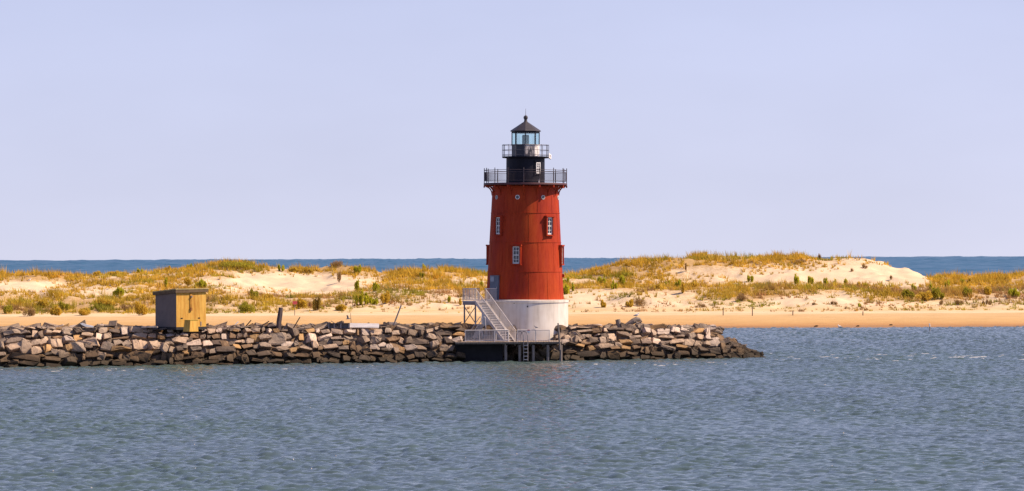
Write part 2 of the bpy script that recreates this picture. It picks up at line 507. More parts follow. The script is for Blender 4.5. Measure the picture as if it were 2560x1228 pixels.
def build_dunes():
    xs = np.concatenate([np.linspace(-330, -100, 40), np.arange(-98, 98.01, 0.55), np.linspace(100, 330, 40)])
    ys = np.concatenate([np.arange(412, 592, 0.5), np.linspace(593, 700, 40)])
    X, Y = np.meshgrid(xs, ys)
    Z = terrain(X, Y)
    px, py = proj(X, Y, Z)
    veg = density(px, py) * (Y > 470) * np.clip((600 - Y) / 20, 0, 1)
    nx, ny = len(xs), len(ys)
    v = np.stack([X, Y, Z], -1).reshape(-1, 3)
    i = np.arange(nx * ny).reshape(ny, nx)
    f = np.stack([i[:-1, :-1], i[:-1, 1:], i[1:, 1:], i[1:, :-1]], -1).reshape(-1, 4)
    ma, nt, b = mat_new('dune_sand')
    at = N(nt, 'ShaderNodeAttribute'); at.attribute_name = 'tint'
    sx = N(nt, 'ShaderNodeSeparateColor'); nt.links.new(at.outputs['Color'], sx.inputs[0])
    ge = N(nt, 'ShaderNodeNewGeometry'); sp = N(nt, 'ShaderNodeSeparateXYZ'); nt.links.new(ge.outputs['Position'], sp.inputs[0])
    n1 = noise_node(nt, 0.35, 6, 0.65, 'Object'); n2 = noise_node(nt, 2.5, 4, 0.7, 'Object')
    n3 = noise_node(nt, 0.12, 4, 0.6, 'Object', (0.3, 1.5, 1))
    # sand: damp near the water, dry and pale higher up
    hz = N(nt, 'ShaderNodeMath', operation='MULTIPLY_ADD'); nt.links.new(n3.outputs[0], hz.inputs[0]); hz.inputs[1].default_value = 0.35
    nt.links.new(sp.outputs[2], hz.inputs[2])
    mr = N(nt, 'ShaderNodeMapRange'); mr.inputs['From Min'].default_value = 0.0; mr.inputs['From Max'].default_value = 2.5
    nt.links.new(hz.outputs[0], mr.inputs['Value'])
    sand = ramp(nt, mr.outputs[0], [(0.075, (0.24, 0.15, 0.10)), (0.15, (0.44, 0.24, 0.10)), (0.28, (0.54, 0.345, 0.15)),
                                   (0.50, (0.57, 0.395, 0.205)), (0.545, (0.68, 0.53, 0.35)), (0.62, (0.62, 0.455, 0.25)), (0.9, (0.68, 0.535, 0.37))])
    mot = ramp(nt, n1.outputs[0], [(0.3, (0.88, 0.84, 0.80)), (0.6, (1.03, 1.02, 1.0))])
    c = mixc(nt, 0.8, sand.outputs[0], mot.outputs[0], 'MULTIPLY')
    mm = N(nt, 'ShaderNodeMath', operation='MULTIPLY_ADD'); nt.links.new(n2.outputs[0], mm.inputs[0]); mm.inputs[1].default_value = 1.2
    nt.links.new(sx.outputs[0], mm.inputs[2])
    m2 = N(nt, 'ShaderNodeMapRange'); m2.inputs['From Min'].default_value = 0.95; m2.inputs['From Max'].default_value = 1.40
    m2.inputs['To Max'].default_value = 0.85
    nt.links.new(mm.outputs[0], m2.inputs['Value'])
    lit = ramp(nt, n1.outputs[0], [(0.3, (0.30, 0.17, 0.06)), (0.6, (0.45, 0.28, 0.10))])
    c = mixc(nt, m2.outputs[0], c, lit.outputs[0])
    nt.links.new(c, b.inputs['Base Color'])
    b.inputs['Roughness'].default_value = 0.95
    b.inputs['Specular IOR Level'].default_value = 0.1
    bump(nt, b, n2.outputs[0], 0.35, 0.12)
    col = np.stack([veg.ravel()] * 3, -1)
    o = np_mesh('sand_dunes', v, f, ma, True, col)
    tag(o, kind='structure')
build_dunes()

GOLD = np.array([0.61, 0.40, 0.05]); OLIVE = np.array([0.44, 0.36, 0.045]); RUST = np.array([0.42, 0.24, 0.10]); GREEN = np.array([0.27, 0.29, 0.03])
def build_grass():
    n = 150000
    # denser sampling where the photo resolves tufts
    x = rng.uniform(-100, 100, n); y = rng.uniform(470, 592, n)
    z = terrain(x, y)
    px, py = proj(x, y, z)
    d = density(px, py)
    cl = fbm(x / 3.2, y / 3.2, 31, 3)
    keep = rng.random(n) < np.clip(d * 1.25 - 0.05, 0, 1) ** 1.25 * np.clip((cl - 0.40) * 6, 0.03, 1) * 0.85
    x, y, z, px, py, d = [a[keep] for a in (x, y, z, px, py, d)]
    nt_ = len(x)
    nb = 8
    T = np.repeat(np.arange(nt_), nb)
    tall = (0.36 + 0.70 * rng.random(nt_) ** 1.5) * (0.55 + 0.6 * d) * (0.75 + 0.6 * np.clip(vnoise(x / 1.3, y / 1.3, 61) * 1.6 - .4, 0, 1)) * np.where(y < 486, 0.75, 1.0)
    big = rng.random(nt_) < 0.06
    tall[big] *= 1.45
    h = tall[T] * rng.uniform(0.55, 1.15, len(T))
    a = rng.uniform(0, 2 * np.pi, len(T)); lean = rng.uniform(0.1, 0.55, len(T)) * h
    r0 = rng.uniform(0, 0.22, len(T)); w = rng.uniform(0.03, 0.075, len(T))
    bx = x[T] + np.cos(a) * r0; by = y[T] + np.sin(a) * r0; bz = z[T] - 0.05
    b2 = rng.uniform(0, 2 * np.pi, len(T))
    v = np.empty((len(T), 3, 3))
    v[:, 0] = np.stack([bx - np.cos(b2) * w, by - np.sin(b2) * w, bz], -1)
    v[:, 1] = np.stack([bx + np.cos(b2) * w, by + np.sin(b2) * w, bz], -1)
    v[:, 2] = np.stack([bx + np.cos(a) * lean - 0.12 * h, by + np.sin(a) * lean, bz + h], -1)
    # species by place
    f1 = fbm(x / 9.0, y / 6.0, 77, 3)
    brown = np.clip((f1 - 0.50 + 0.14 * np.exp(-((px - 1780) / 260) ** 2)) * 6, 0, 1) * (y < 514)
    green = np.clip((fbm(x / 7.0, y / 5.0, 99, 3) - 0.58) * 7, 0, 1)
    fore = np.clip((505 - y) / 20, 0, 1)
    c = GOLD[None] * (1 - fore[:, None] * 0.5) + OLIVE[None] * fore[:, None] * 0.5
    c = c * (1 - brown[:, None]) + RUST[None] * brown[:, None]
    c = c * (1 - green[:, None] * 0.7) + GREEN[None] * green[:, None] * 0.7
    c = c * rng.uniform(0.7, 1.25, (nt_, 1)) * (0.72 + 0.5 * vnoise(x / 2.2, y / 2.2, 63))[:, None]
    col = np.repeat(c[T], 3, axis=0)
    f = np.arange(len(T) * 3).reshape(-1, 3)
    o = np_mesh('dune_grass', v.reshape(-1, 3), f, M_GRASS, False, col)
    tag(o, kind='stuff')
    o['label'] = 'golden and olive beach grass growing over the dunes'
    o['category'] = 'grass'
build_grass()

# ------------------------------------------------------------------ water (structure)
def ocean_tile(n, L, wind, hs, lo, hi, seed):
    g = np.random.default_rng(seed)
    k1 = 2 * np.pi * np.fft.fftfreq(n, L / n)
    kx, ky = np.meshgrid(k1, k1)
    k = np.sqrt(kx ** 2 + ky ** 2); k[0, 0] = 1e-6
    lam = 2 * np.pi / k
    cosw = (kx * math.cos(wind) + ky * math.sin(wind)) / k
    A = k ** -1.75 * (0.25 + 0.75 * cosw ** 2) * np.exp(-(lo / lam) ** 2) * np.exp(-(lam / hi) ** 4)
    A[0, 0] = 0
    s = np.fft.ifft2(A * (g.normal(size=(n, n)) + 1j * g.normal(size=(n, n))))
    hgt = s.real
    hx = np.fft.ifft2(np.fft.fft2(hgt) * (1j * kx / k)).real
    hy = np.fft.ifft2(np.fft.fft2(hgt) * (1j * ky / k)).real
    q = hs / hgt.std()
    return hgt * q, hx * q, hy * q

def sample(t, L, x, y):
    n = t.shape[0]
    u = (x / L * n) % n; v = (y / L * n) % n
    i = np.floor(u).astype(int); j = np.floor(v).astype(int)
    fu, fv = u - i, v - j
    i %= n; j %= n
    i2, j2 = (i + 1) % n, (j + 1) % n
    return (t[j, i] * (1 - fu) + t[j, i2] * fu) * (1 - fv) + (t[j2, i] * (1 - fu) + t[j2, i2] * fu) * fv

def build_water():
    xf = np.arange(-62, 62.01, 0.12)
    side = 62 * 1.16 ** np.arange(1, 28)
    xs = np.concatenate([-side[::-1], xf, side])
    ys = [100.0, 110.0]
    y = 118.0
    while y < 455:
        ys.append(y); y += 0.16 if y < 312 else 0.16 + (y - 312) * 0.003
    while y < 700:
        ys.append(y); y *= 1.012
    ys = np.array(ys)
    X, Y = np.meshgrid(xs, ys)
    near = np.clip((700 - Y) / 250, 0, 1) * np.clip((95 - np.abs(X)) / 30, 0, 1)
    a = R(20)
    Xr, Yr = X * math.cos(a) - Y * math.sin(a), X * math.sin(a) + Y * math.cos(a)
    Z = np.zeros_like(X); DX = np.zeros_like(X); DY_ = np.zeros_like(X)
    msk = near > 0
    gust = 0.55 + 0.95 * fbm(X[msk] / 14, Y[msk] / 30, 55, 3)
    t1 = ocean_tile(512, 43.0, R(80), 0.030, 0.40, 2.6, 1)
    t2 = ocean_tile(512, 19.3, R(62), 0.026, 0.25, 1.4, 2)
    for t, L, sx, sy in ((t1, 43.0, X, Y), (t2, 19.3, Xr, Yr)):
        g = near[msk] * gust
        Z[msk] += g * sample(t[0], L, sx[msk], sy[msk])
        DX[msk] -= 0.9 * g * sample(t[1], L, sx[msk], sy[msk])
        DY_[msk] -= 0.9 * g * sample(t[2], L, sx[msk], sy[msk])
    v = np.stack([X + DX, Y + DY_, Z], -1).reshape(-1, 3)
    ny, nx = X.shape
    i = np.arange(nx * ny).reshape(ny, nx)
    f = np.stack([i[:-1, :-1], i[:-1, 1:], i[1:, 1:], i[1:, :-1]], -1).reshape(-1, 4)
    ma, nt, b = mat_new('sea_water')
    n1 = noise_node(nt, 0.05, 3, 0.6, 'Object', (1, 0.5, 1))
    r = ramp(nt, n1.outputs[0], [(0.35, (0.066, 0.104, 0.094)), (0.65, (0.074, 0.108, 0.122))])
    nt.links.new(r.outputs[0], b.inputs['Base Color'])
    b.inputs['Roughness'].default_value = 0.16
    b.inputs['IOR'].default_value = 1.333
    n2 = noise_node(nt, 5.5, 4, 0.6, 'Object', (0.8, 1.3, 1))
    n3 = noise_node(nt, 0.30, 5, 0.65, 'Object', (0.6, 1.4, 1))
    b1 = N(nt, 'ShaderNodeBump'); b1.inputs['Strength'].default_value = 0.55; b1.inputs['Distance'].default_value = 0.035
    nt.links.new(n2.outputs[0], b1.inputs['Height'])
    nt.links.new(b1.outputs[0], b.inputs['Normal'])
    o = np_mesh('water', v, f, ma, True)
    tag(o, kind='structure')
build_water()

def build_ocean():
    """the open sea beyond the spit: steep little seas that hide one another"""
    ys = [640.0]; y = 640.0
    while y < 14500:
        y *= 1.0034; ys.append(y)
    ys = np.array(ys)
    q = np.linspace(-1, 1, 520)
    xs = np.sign(q) * (np.abs(q) * 1500 + np.abs(q) ** 4 * 7000)
    X, Y = np.meshgrid(xs, ys)
    g = np.random.default_rng(8)
    n = g.normal(size=X.shape)
    n = (n + np.roll(n, 1, 1) + np.roll(n, 2, 1)) / 1.73
    sp = np.gradient(ys)[:, None]
    Z = np.minimum(sp * 0.045, 1.0) * n
    far = np.clip((Y - 4000) / 6000, 0, 1)
    Z += far * (fbm(X / 130.0, Y / 260.0, 42, 4) - 0.44) * 13.0
    v = np.stack([X, Y, Z - .05], -1).reshape(-1, 3)
    ny, nx = X.shape
    i = np.arange(nx * ny).reshape(ny, nx)
    f = np.stack([i[:-1, :-1], i[:-1, 1:], i[1:, 1:], i[1:, :-1]], -1).reshape(-1, 4)
    ma, nt, b = mat_new('ocean_water')
    b.inputs['Base Color'].default_value = (0.032, 0.105, 0.185, 1)
    b.inputs['Roughness'].default_value = 0.35
    b.inputs['IOR'].default_value = 1.333
    tag(np_mesh('ocean', v, f, ma, False), kind='structure')
build_ocean()

# ------------------------------------------------------------------ lighthouse
TX, TY = 1312.0, 300.0
S = 1 / 30.0
tb = P(TX, 845, TY)
def zz(py): return (845 - py) * S
def rot(theta, r, z):
    """local frame on the drum: x along the wall, y outwards, z up"""
    s, c = math.sin(theta), math.cos(theta)
    return Matrix(((c, s, 0, r * s), (s, -c, 0, -r * c), (0, 0, 1, z), (0, 0, 0, 1)))
def r_tower(py): return (82.0 + (py - 462) * (96.8 - 82.0) / (748 - 462)) * S

lh = empty('lighthouse', tb, 'red conical lighthouse with black lantern on a white drum base', 'lighthouse')
lh.rotation_euler = (0, R(0.45), 0)
mb = MB(); mb.lathe([(108.5 * S, zz(900)), (108.2 * S, zz(757)), (110 * S, zz(755.5)), (110 * S, zz(750)), (97 * S, zz(748.5))], 96)
drum = mb.build('drum_base', M_BASE, lh)
for th, py in ((3.2, 765), (-14.5, 756)):
    MB().box((0, 0, 0), (.10, .03, .12), rot(R(th), 108.2 * S, zz(py))).build('drain_hole', M_BLACKP, drum)
prof = []
for py in (749, 720, 680):
    prof.append((r_tower(py), zz(py)))
mb = MB(); mb.lathe([(r_tower(749), zz(749)), (r_tower(606), zz(606)), (r_tower(533), zz(533)), (r_tower(466), zz(466)), (r_tower(466) - .2, zz(464))], 96)
body = mb.build('tower_shell', M_TOWER, lh)
mb = MB()
for py in (679, 606, 533):
    mb.lathe([(r_tower(py) - 0.02, zz(py + 0.9)), (r_tower(py) + 0.028, zz(py + 0.8)), (r_tower(py) + 0.028, zz(py - 0.8)), (r_tower(py) - 0.02, zz(py - 0.9))], 96)
for k in range(12):
    th = R(30 * k + 6)
    for (p0, p1) in ((748, 680), (678, 607), (605, 534), (532, 490)):
        off = R(15) if p0 in (678, 532) else 0
        mb.box((0, 0, 0), (0.05, 0.022, (p0 - p1) * S), rot(th + off, 0.5 * (r_tower(p0) + r_tower(p1)) + 0.002, zz(0.5 * (p0 + p1))) @ Matrix.Rotation(-math.atan2(r_tower(p0) - r_tower(p1), (p0 - p1) * S) * -1, 4, 'X'))
mb.build('plate_seams', M_TOWER, body)

def window(theta, pyc, h, w, parent=lh, r=None, casing_mat=M_TOWER, casing=True, depth=0.20):
    r = r if r else r_tower(pyc)
    M_ = rot(theta, r, zz(pyc))
    fr = MB()
    t = 0.075
    fr.box((-w / 2 + t / 2, 0.065, 0), (t, 0.05, h), M_); fr.box((w / 2 - t / 2, 0.065, 0), (t, 0.05, h), M_)
    fr.box((0, 0.065, h / 2 - t / 2), (w - 2 * t, 0.05, t), M_); fr.box((0, 0.065, -h / 2 + t * .7), (w - 2 * t, 0.052, t * 1.4), M_)
    fr.box((0, 0.066, 0), (w - 2 * t, 0.045, t * .9), M_)
    fr.box((0, 0.062, 0), (0.035, 0.032, h - 2 * t), M_)
    for q in (-.25, .25): fr.box((0, 0.0618, q * h), (w - 2 * t, 0.03, 0.033), M_)
    wf = fr.build('window', M_WHITEP, parent)
    MB().box((0, 0.042, 0), (w - t, 0.02, h - t), M_).build('pane', M_DGLASS, wf)
    if casing:
        cs = MB(); e = 0.12; d = depth
        for s_ in (-1, 1):
            cs.box((s_ * (w / 2 + e / 2 + .004), d / 2 - .12, -0.02), (e, d + .24, h + .16), M_)
        cs.box((0, d / 2 - .10, h / 2 + e / 2 + .03), (w + 2 * e + .10, d + .28, e), M_)
        cs.box((0, d / 2 - .10, -h / 2 - e / 2 - .015), (w + 2 * e + .06, d + .26, e * .8), M_)
        cs.build('casing', casing_mat, wf)
    return wf
for k in range(4):
    window(R(-48 + 90 * k), 565.5, 1.40, 0.58)
    window(R(-14 + 90 * k), 638.0, 1.42, 0.58)
for k in range(8):
    th = R(-13.6 + 45 * k); M_ = rot(th, r_tower(494.5) + 0.012, zz(494.5)) @ Matrix.Rotation(R(90), 4, 'X')
    ph = MB(); n = 20
    ph.ring(0.155, 0.0, 0.035, 24, M_ @ Matrix.Rotation(0, 4, 'X'))
    po = ph.build('porthole', M_WHITEP if k % 2 == 0 else M_STEEL, lh)
    MB().lathe([(0.145, -0.02), (0.145, 0.012)], 24, 0, M_).build('pane', M_DGLASS, po)
# small vent box low on the sunny side
MB().box((0, 0.06, 0), (0.3, 0.2, 0.26), rot(R(84), r_tower(689), zz(689))).build('vent_box', M_TOWER, lh)
# door
DTH = R(-52)
M_ = rot(DTH, r_tower(720), zz(719.5))
dr = MB().box((0, 0.03, 0), (1.12, 0.14, 2.06), M_).build('door', M_DOOR, lh)
MB().box((-0.22, 0.112, 0.72), (0.46, 0.02, 0.42), M_).build('window', simple('door_glazing', (0.24, 0.26, 0.33), 0.2, 0.2, 3), dr)
MB().box((0.42, 0.12, 0.0), (0.05, 0.06, 0.16), M_).build('handle', M_STEEL, dr)

# main gallery
MB().lathe([(84 * S, zz(464)), (103.5 * S, zz(464)), (104.5 * S, zz(463)), (104.5 * S, zz(459.5)), (104 * S, zz(458.5)), (47 * S, zz(458.5))], 64).build('gallery_deck', simple('dark_red_iron', (0.085, 0.022, 0.026), 0.6, 0.3, 2), lh)
M_RAILR = simple('dark_red_rail', (0.07, 0.045, 0.055), 0.6, 0.3, 2)
PH = R(-2.6)
rail = MB()
for z_, t_ in ((426.5, 0.022), (431.5, 0.018), (453.0, 0.02)):
    rail.ring(103 * S, zz(z_), t_, 64)
nb = 208
for k in range(nb):
    th = 2 * math.pi * k / nb
    x, y = 103 * S * math.sin(th), -103 * S * math.cos(th)
    rail.tube([(x, y, zz(453)), (x, y, zz(431.5))], 0.0115, 4, cap=False)
rl = rail.build('gallery_railing', M_RAILR, lh)
for k in range(16):
    th = PH + R(22.5) * k
    x, y = 103 * S * math.sin(th), -103 * S * math.cos(th)
    MB().tube([(x, y, zz(458.6)), (x, y, zz(421))], 0.032, 6).build('post', M_RAILR, rl)
for k in range(16):
    th = PH + R(22.5) * k
    M_ = rot(th, 0, 0)
    pts = [(0, r_tower(489) - .01, zz(489)), (0, r_tower(480) + .05, zz(480)), (0, 87.5 * S, zz(474)), (0, 93 * S, zz(468.5)), (0, 101 * S, zz(465))]
    b_ = MB()
    for i in range(len(pts) - 1):
        a0, a1 = Vector(pts[i]), Vector(pts[i + 1])
        d = (a1 - a0); L = d.length
        mid = (a0 + a1) / 2
        ang = math.atan2(d.z, d.y)
        b_.box((0, 0, 0), (0.07, L + .02, 0.10), M_ @ Matrix.Translation(mid) @ Matrix.Rotation(ang, 4, 'X'))
    b_.box((0, 103 * S, zz(467)), (0.10, 0.12, 5.5 * S), M_)
    b_.box((0, 93 * S, zz(465.2)), (0.07, 20 * S, 1.8 * S), M_)
    b_.build('bracket', M_TOWER, lh)

# watch room
wr = MB().lathe([(48.3 * S, zz(459)), (48 * S, zz(394)), (40 * S, zz(393.6))], 64).build('watch_room', M_BLACKP, lh)
wnd = window(R(39.5), 421, 0.92, 0.44, wr, 48 * S, M_BLACKP, True, 0.03)
MB().tube([rot(R(42), 49.5 * S, zz(459)) @ Vector((0, 0, 0)), rot(R(42), 49.5 * S, zz(452)) @ Vector((0.02, 0, 0)), rot(R(44), 49.5 * S, zz(448)) @ Vector((0.03, 0, 0))], 0.05, 6).build('vent_pipe', M_WHITEP, wr)
# lantern gallery
MB().lathe([(50 * S, zz(396)), (57.5 * S, zz(395.5)), (58.5 * S, zz(394)), (58.5 * S, zz(392)), (35 * S, zz(391.8))], 48).build('lantern_deck', M_BLACKP, lh)
M_RAILD = simple('dark_rail', (0.11, 0.10, 0.12), 0.55, 0.3, 2)
rail = MB()
for z_ in (363, 375.8, 388): rail.ring(58 * S, zz(z_), 0.02, 48)
rl = rail.build('lantern_railing', M_RAILD, lh)
for k in range(16):
    th = PH + R(22.5) * k
    x, y = 58 * S * math.sin(th), -58 * S * math.cos(th)
    MB().tube([(x, y, zz(392)), (x, y, zz(362))], 0.021, 6).build('post', M_RAILD, rl)
# floodlight at the right end of the lantern deck
M_ = Matrix.Translation((60.5 * S, -6 * S, zz(391))) @ Matrix.Rotation(R(48), 4, 'Z') @ Matrix.Rotation(R(26), 4, 'Y') @ Matrix.Rotation(R(-20), 4, 'X')
fl = MB()
for sx in (-1, 1): fl.box((sx * 0.11, 0, 0), (0.08, 0.10, 0.44), M_)
for sz in (-1, 1): fl.box((0, 0, sz * 0.18), (0.14, 0.10, 0.08), M_)
flo = fl.build('floodlight', M_WHITEP, lh)
MB().box((0, 0.01, 0), (0.14, 0.06, 0.28), M_).build('pane', simple('floodlight_glass', (0.30, 0.24, 0.26), 0.2, 0.2, 3), flo)
# lantern
OPH = R(-1.5)
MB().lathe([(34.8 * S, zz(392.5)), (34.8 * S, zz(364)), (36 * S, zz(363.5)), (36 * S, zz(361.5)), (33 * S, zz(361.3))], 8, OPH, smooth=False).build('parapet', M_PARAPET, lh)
mu = MB()
for k in range(8):
    th = OPH + R(45) * k
    if k == 0 or k == 4:
        w_ = 0.045
    else: w_ = 0.075
    mu.box((0, 34.2 * S, zz(347)), (w_, 0.07, 28.6 * S), rot(th, 0, 0))
mu.lathe([(34.9 * S, zz(333.2)), (35.2 * S, zz(333)), (35.4 * S, zz(329)), (33 * S, zz(328.8)), (33 * S, zz(333)), (34.9 * S, zz(333.2))], 8, OPH, smooth=False)
mu.build('glazing_bars', M_BLACKP, lh)
ap = 33.6 * S * math.cos(R(22.5)); wl = 2 * 33.6 * S * math.sin(R(22.5)) - 0.06
for k in range(8):
    th = OPH + R(22.5) + R(45) * k
    MB().box((0, ap, zz(347.2)), (wl, 0.012, 28.2 * S), rot(th, 0, 0)).build('lantern_pane', M_PANE, lh)
rf = MB().lathe([(33 * S, zz(330)), (37.8 * S, zz(329.2)), (38.4 * S, zz(327.6)), (37 * S, zz(326.2)), (4.6 * S, zz(304.5))], 8, OPH, smooth=False).build('lantern_roof', simple('roof_black', (0.045, 0.038, 0.045), 0.5, 0.35, 2), lh)
MB().lathe([(4.8 * S, zz(305)), (3.9 * S, zz(302)), (3.6 * S, zz(299)), (5.0 * S, zz(297)), (5.5 * S, zz(294)), (4.6 * S, zz(290.8)), (2.2 * S, zz(289)), (0.6 * S, zz(288.2))], 20).build('vent_ball', simple('ball_iron', (0.06, 0.045, 0.045), 0.5, 0.3, 2), rf)
MB().tube([(0, 0, zz(289)), (0, 0, zz(271.5))], [0.022, 0.012], 6).build('lightning_rod', M_DSTEEL, rf)
be = MB().lathe([(8.8 * S, zz(362)), (8.8 * S, zz(340)), (7.2 * S, zz(337.5)), (0.01, zz(337.2))], 20).build('beacon', M_LENS, lh)

# ------------------------------------------------------------------ entrance stair
stair = empty('entrance_stair', tb, 'galvanised metal staircase with a raised landing at the red tower door', 'staircase')
o_ = Vector((-0.788, -0.616, 0)); t_ = Vector((0.616, -0.788, 0))
def LP(a, b, py):       # a: px outwards from the stair-head line, b: px along the flight
    q = Vector((-66, -68, 0)) + o_ * a + t_ * b
    return Vector((q.x * S, q.y * S, zz(py)))
dk = MB()
def obox(mb, a0, a1, b0, b1, py0, py1):
    vs = [LP(a, b, p) for p in (py1, py0) for b in (b0, b1) for a in (a0, a1)]
    mb.add(vs, [(0, 2, 3, 1), (4, 5, 7, 6), (0, 1, 5, 4), (2, 6, 7, 3), (0, 4, 6, 2), (1, 3, 7, 5)])
obox(dk, -6, 72, -52, 0, 750.5, 753.5)
dk.build('landing', M_STEEL, stair)
fr = MB()
obox(fr, 67.5, 71.5, -51.7, -0.3, 753.6, 761); obox(fr, 10, 67, -51, -48, 753.7, 760); obox(fr, 10, 67, -4, -1, 753.7, 760)
fr.build('landing_frame', M_DSTEEL, stair)
RUN, ZB = 120.0, 851.0
slope = (ZB - 750.0) / RUN
for a in (41, 71):
    st = MB()
    vs = []
    for b, p in ((0, 750), (RUN, ZB)):
        for da in (-1.0, 1.0):
            for dp in (-1, 8.5):
                vs.append(LP(a + da, b, p + dp))
    st.add(vs, [(0, 1, 3, 2), (4, 6, 7, 5), (0, 4, 5, 1), (2, 3, 7, 6), (0, 2, 6, 4), (1, 5, 7, 3)])
    st.build('stringer', M_STEEL, stair)
for i in range(17):
    tr = MB(); b = RUN * (i + 0.6) / 17; p = 750 + slope * b
    obox(tr, 42.2, 69.8, b - 3.6, b + 4.2, p + 0.5, p + 2.0)
    tr.build('tread', M_STEEL, stair)
def rail_seg(mb, A, B, h=29.5, n=10, r=0.03, post=True, pr=0.017, low=2.5):
    up = Vector((0, 0, h * S)); lo = Vector((0, 0, low * S))
    mb.tube([A + up, B + up], r, 6); mb.tube([A + lo, B + lo], r * .8, 6)
    for i in range(n + 1):
        q = A.lerp(B, i / n)
        e = i in (0, n)
        mb.tube([q + (Vector((0, 0, -.02)) if e and post else lo), q + up], r if (e and post) else pr, 5 if e else 4)
for a in (41, 71):
    mb = MB()
    A, B = LP(a, 0, 749), LP(a, RUN * 0.5, 749 + slope * RUN * 0.5)
    rail_seg(mb, A, B, n=22)
    B2 = LP(a, RUN, ZB - 1)
    rail_seg(mb, B, B2, n=22)
    mb.build('stair_railing', M_RAILW, stair)
mb = MB()
rail_seg(mb, LP(71, -51, 750), LP(71, 0, 750), n=20)
rail_seg(mb, LP(71, -51, 750), LP(20, -51, 750), n=20)
rail_seg(mb, LP(41, 0, 750), LP(-2, 0, 750), n=17)
mb.build('landing_railing', M_RAILW, stair)
for (a, b) in ((68, -49), (68, -4)):
    obx = MB(); q = LP(a, b, 755)
    obx.box((q.x, q.y, (zz(755) + zz(809)) / 2), (0.13, 0.13, 54 * S))
    obx.build('leg', M_DSTEEL, stair)
    MB().box((q.x, q.y, zz(816)), (0.50, 0.50, 16 * S)).build('footing', M_PIERC, stair)
mb = MB()
mb.tube([LP(69.5, -49, 764), LP(69.5, -4, 804)], 0.036, 5); mb.tube([LP(67, -49, 804), LP(67, -4, 764)], 0.036, 5)
mb.build('cross_brace', M_DSTEEL, stair)
# ------------------------------------------------------------------ breakwater
def water_y(px): return float(np.interp(px, [-400, 0, 600, 1280, 1500, 1900, 2100], [277, 281.2, 286.5, 292, 294, 299.4, 301]))
def wx(px): return (px - 1280) / F_PX * water_y(px)
TOPY = ([0, 400, 900, 1200, 1420, 1600, 1775, 1850, 1905], [822, 820, 816, 815, 816, 816, 818, 862, 890])
def band(px):
    top = float(np.interp(px, *TOPY)); bot = float(np.interp(px, [0, 640, 1280, 1900], [920, 913, 905, 897]))
    return top, bot

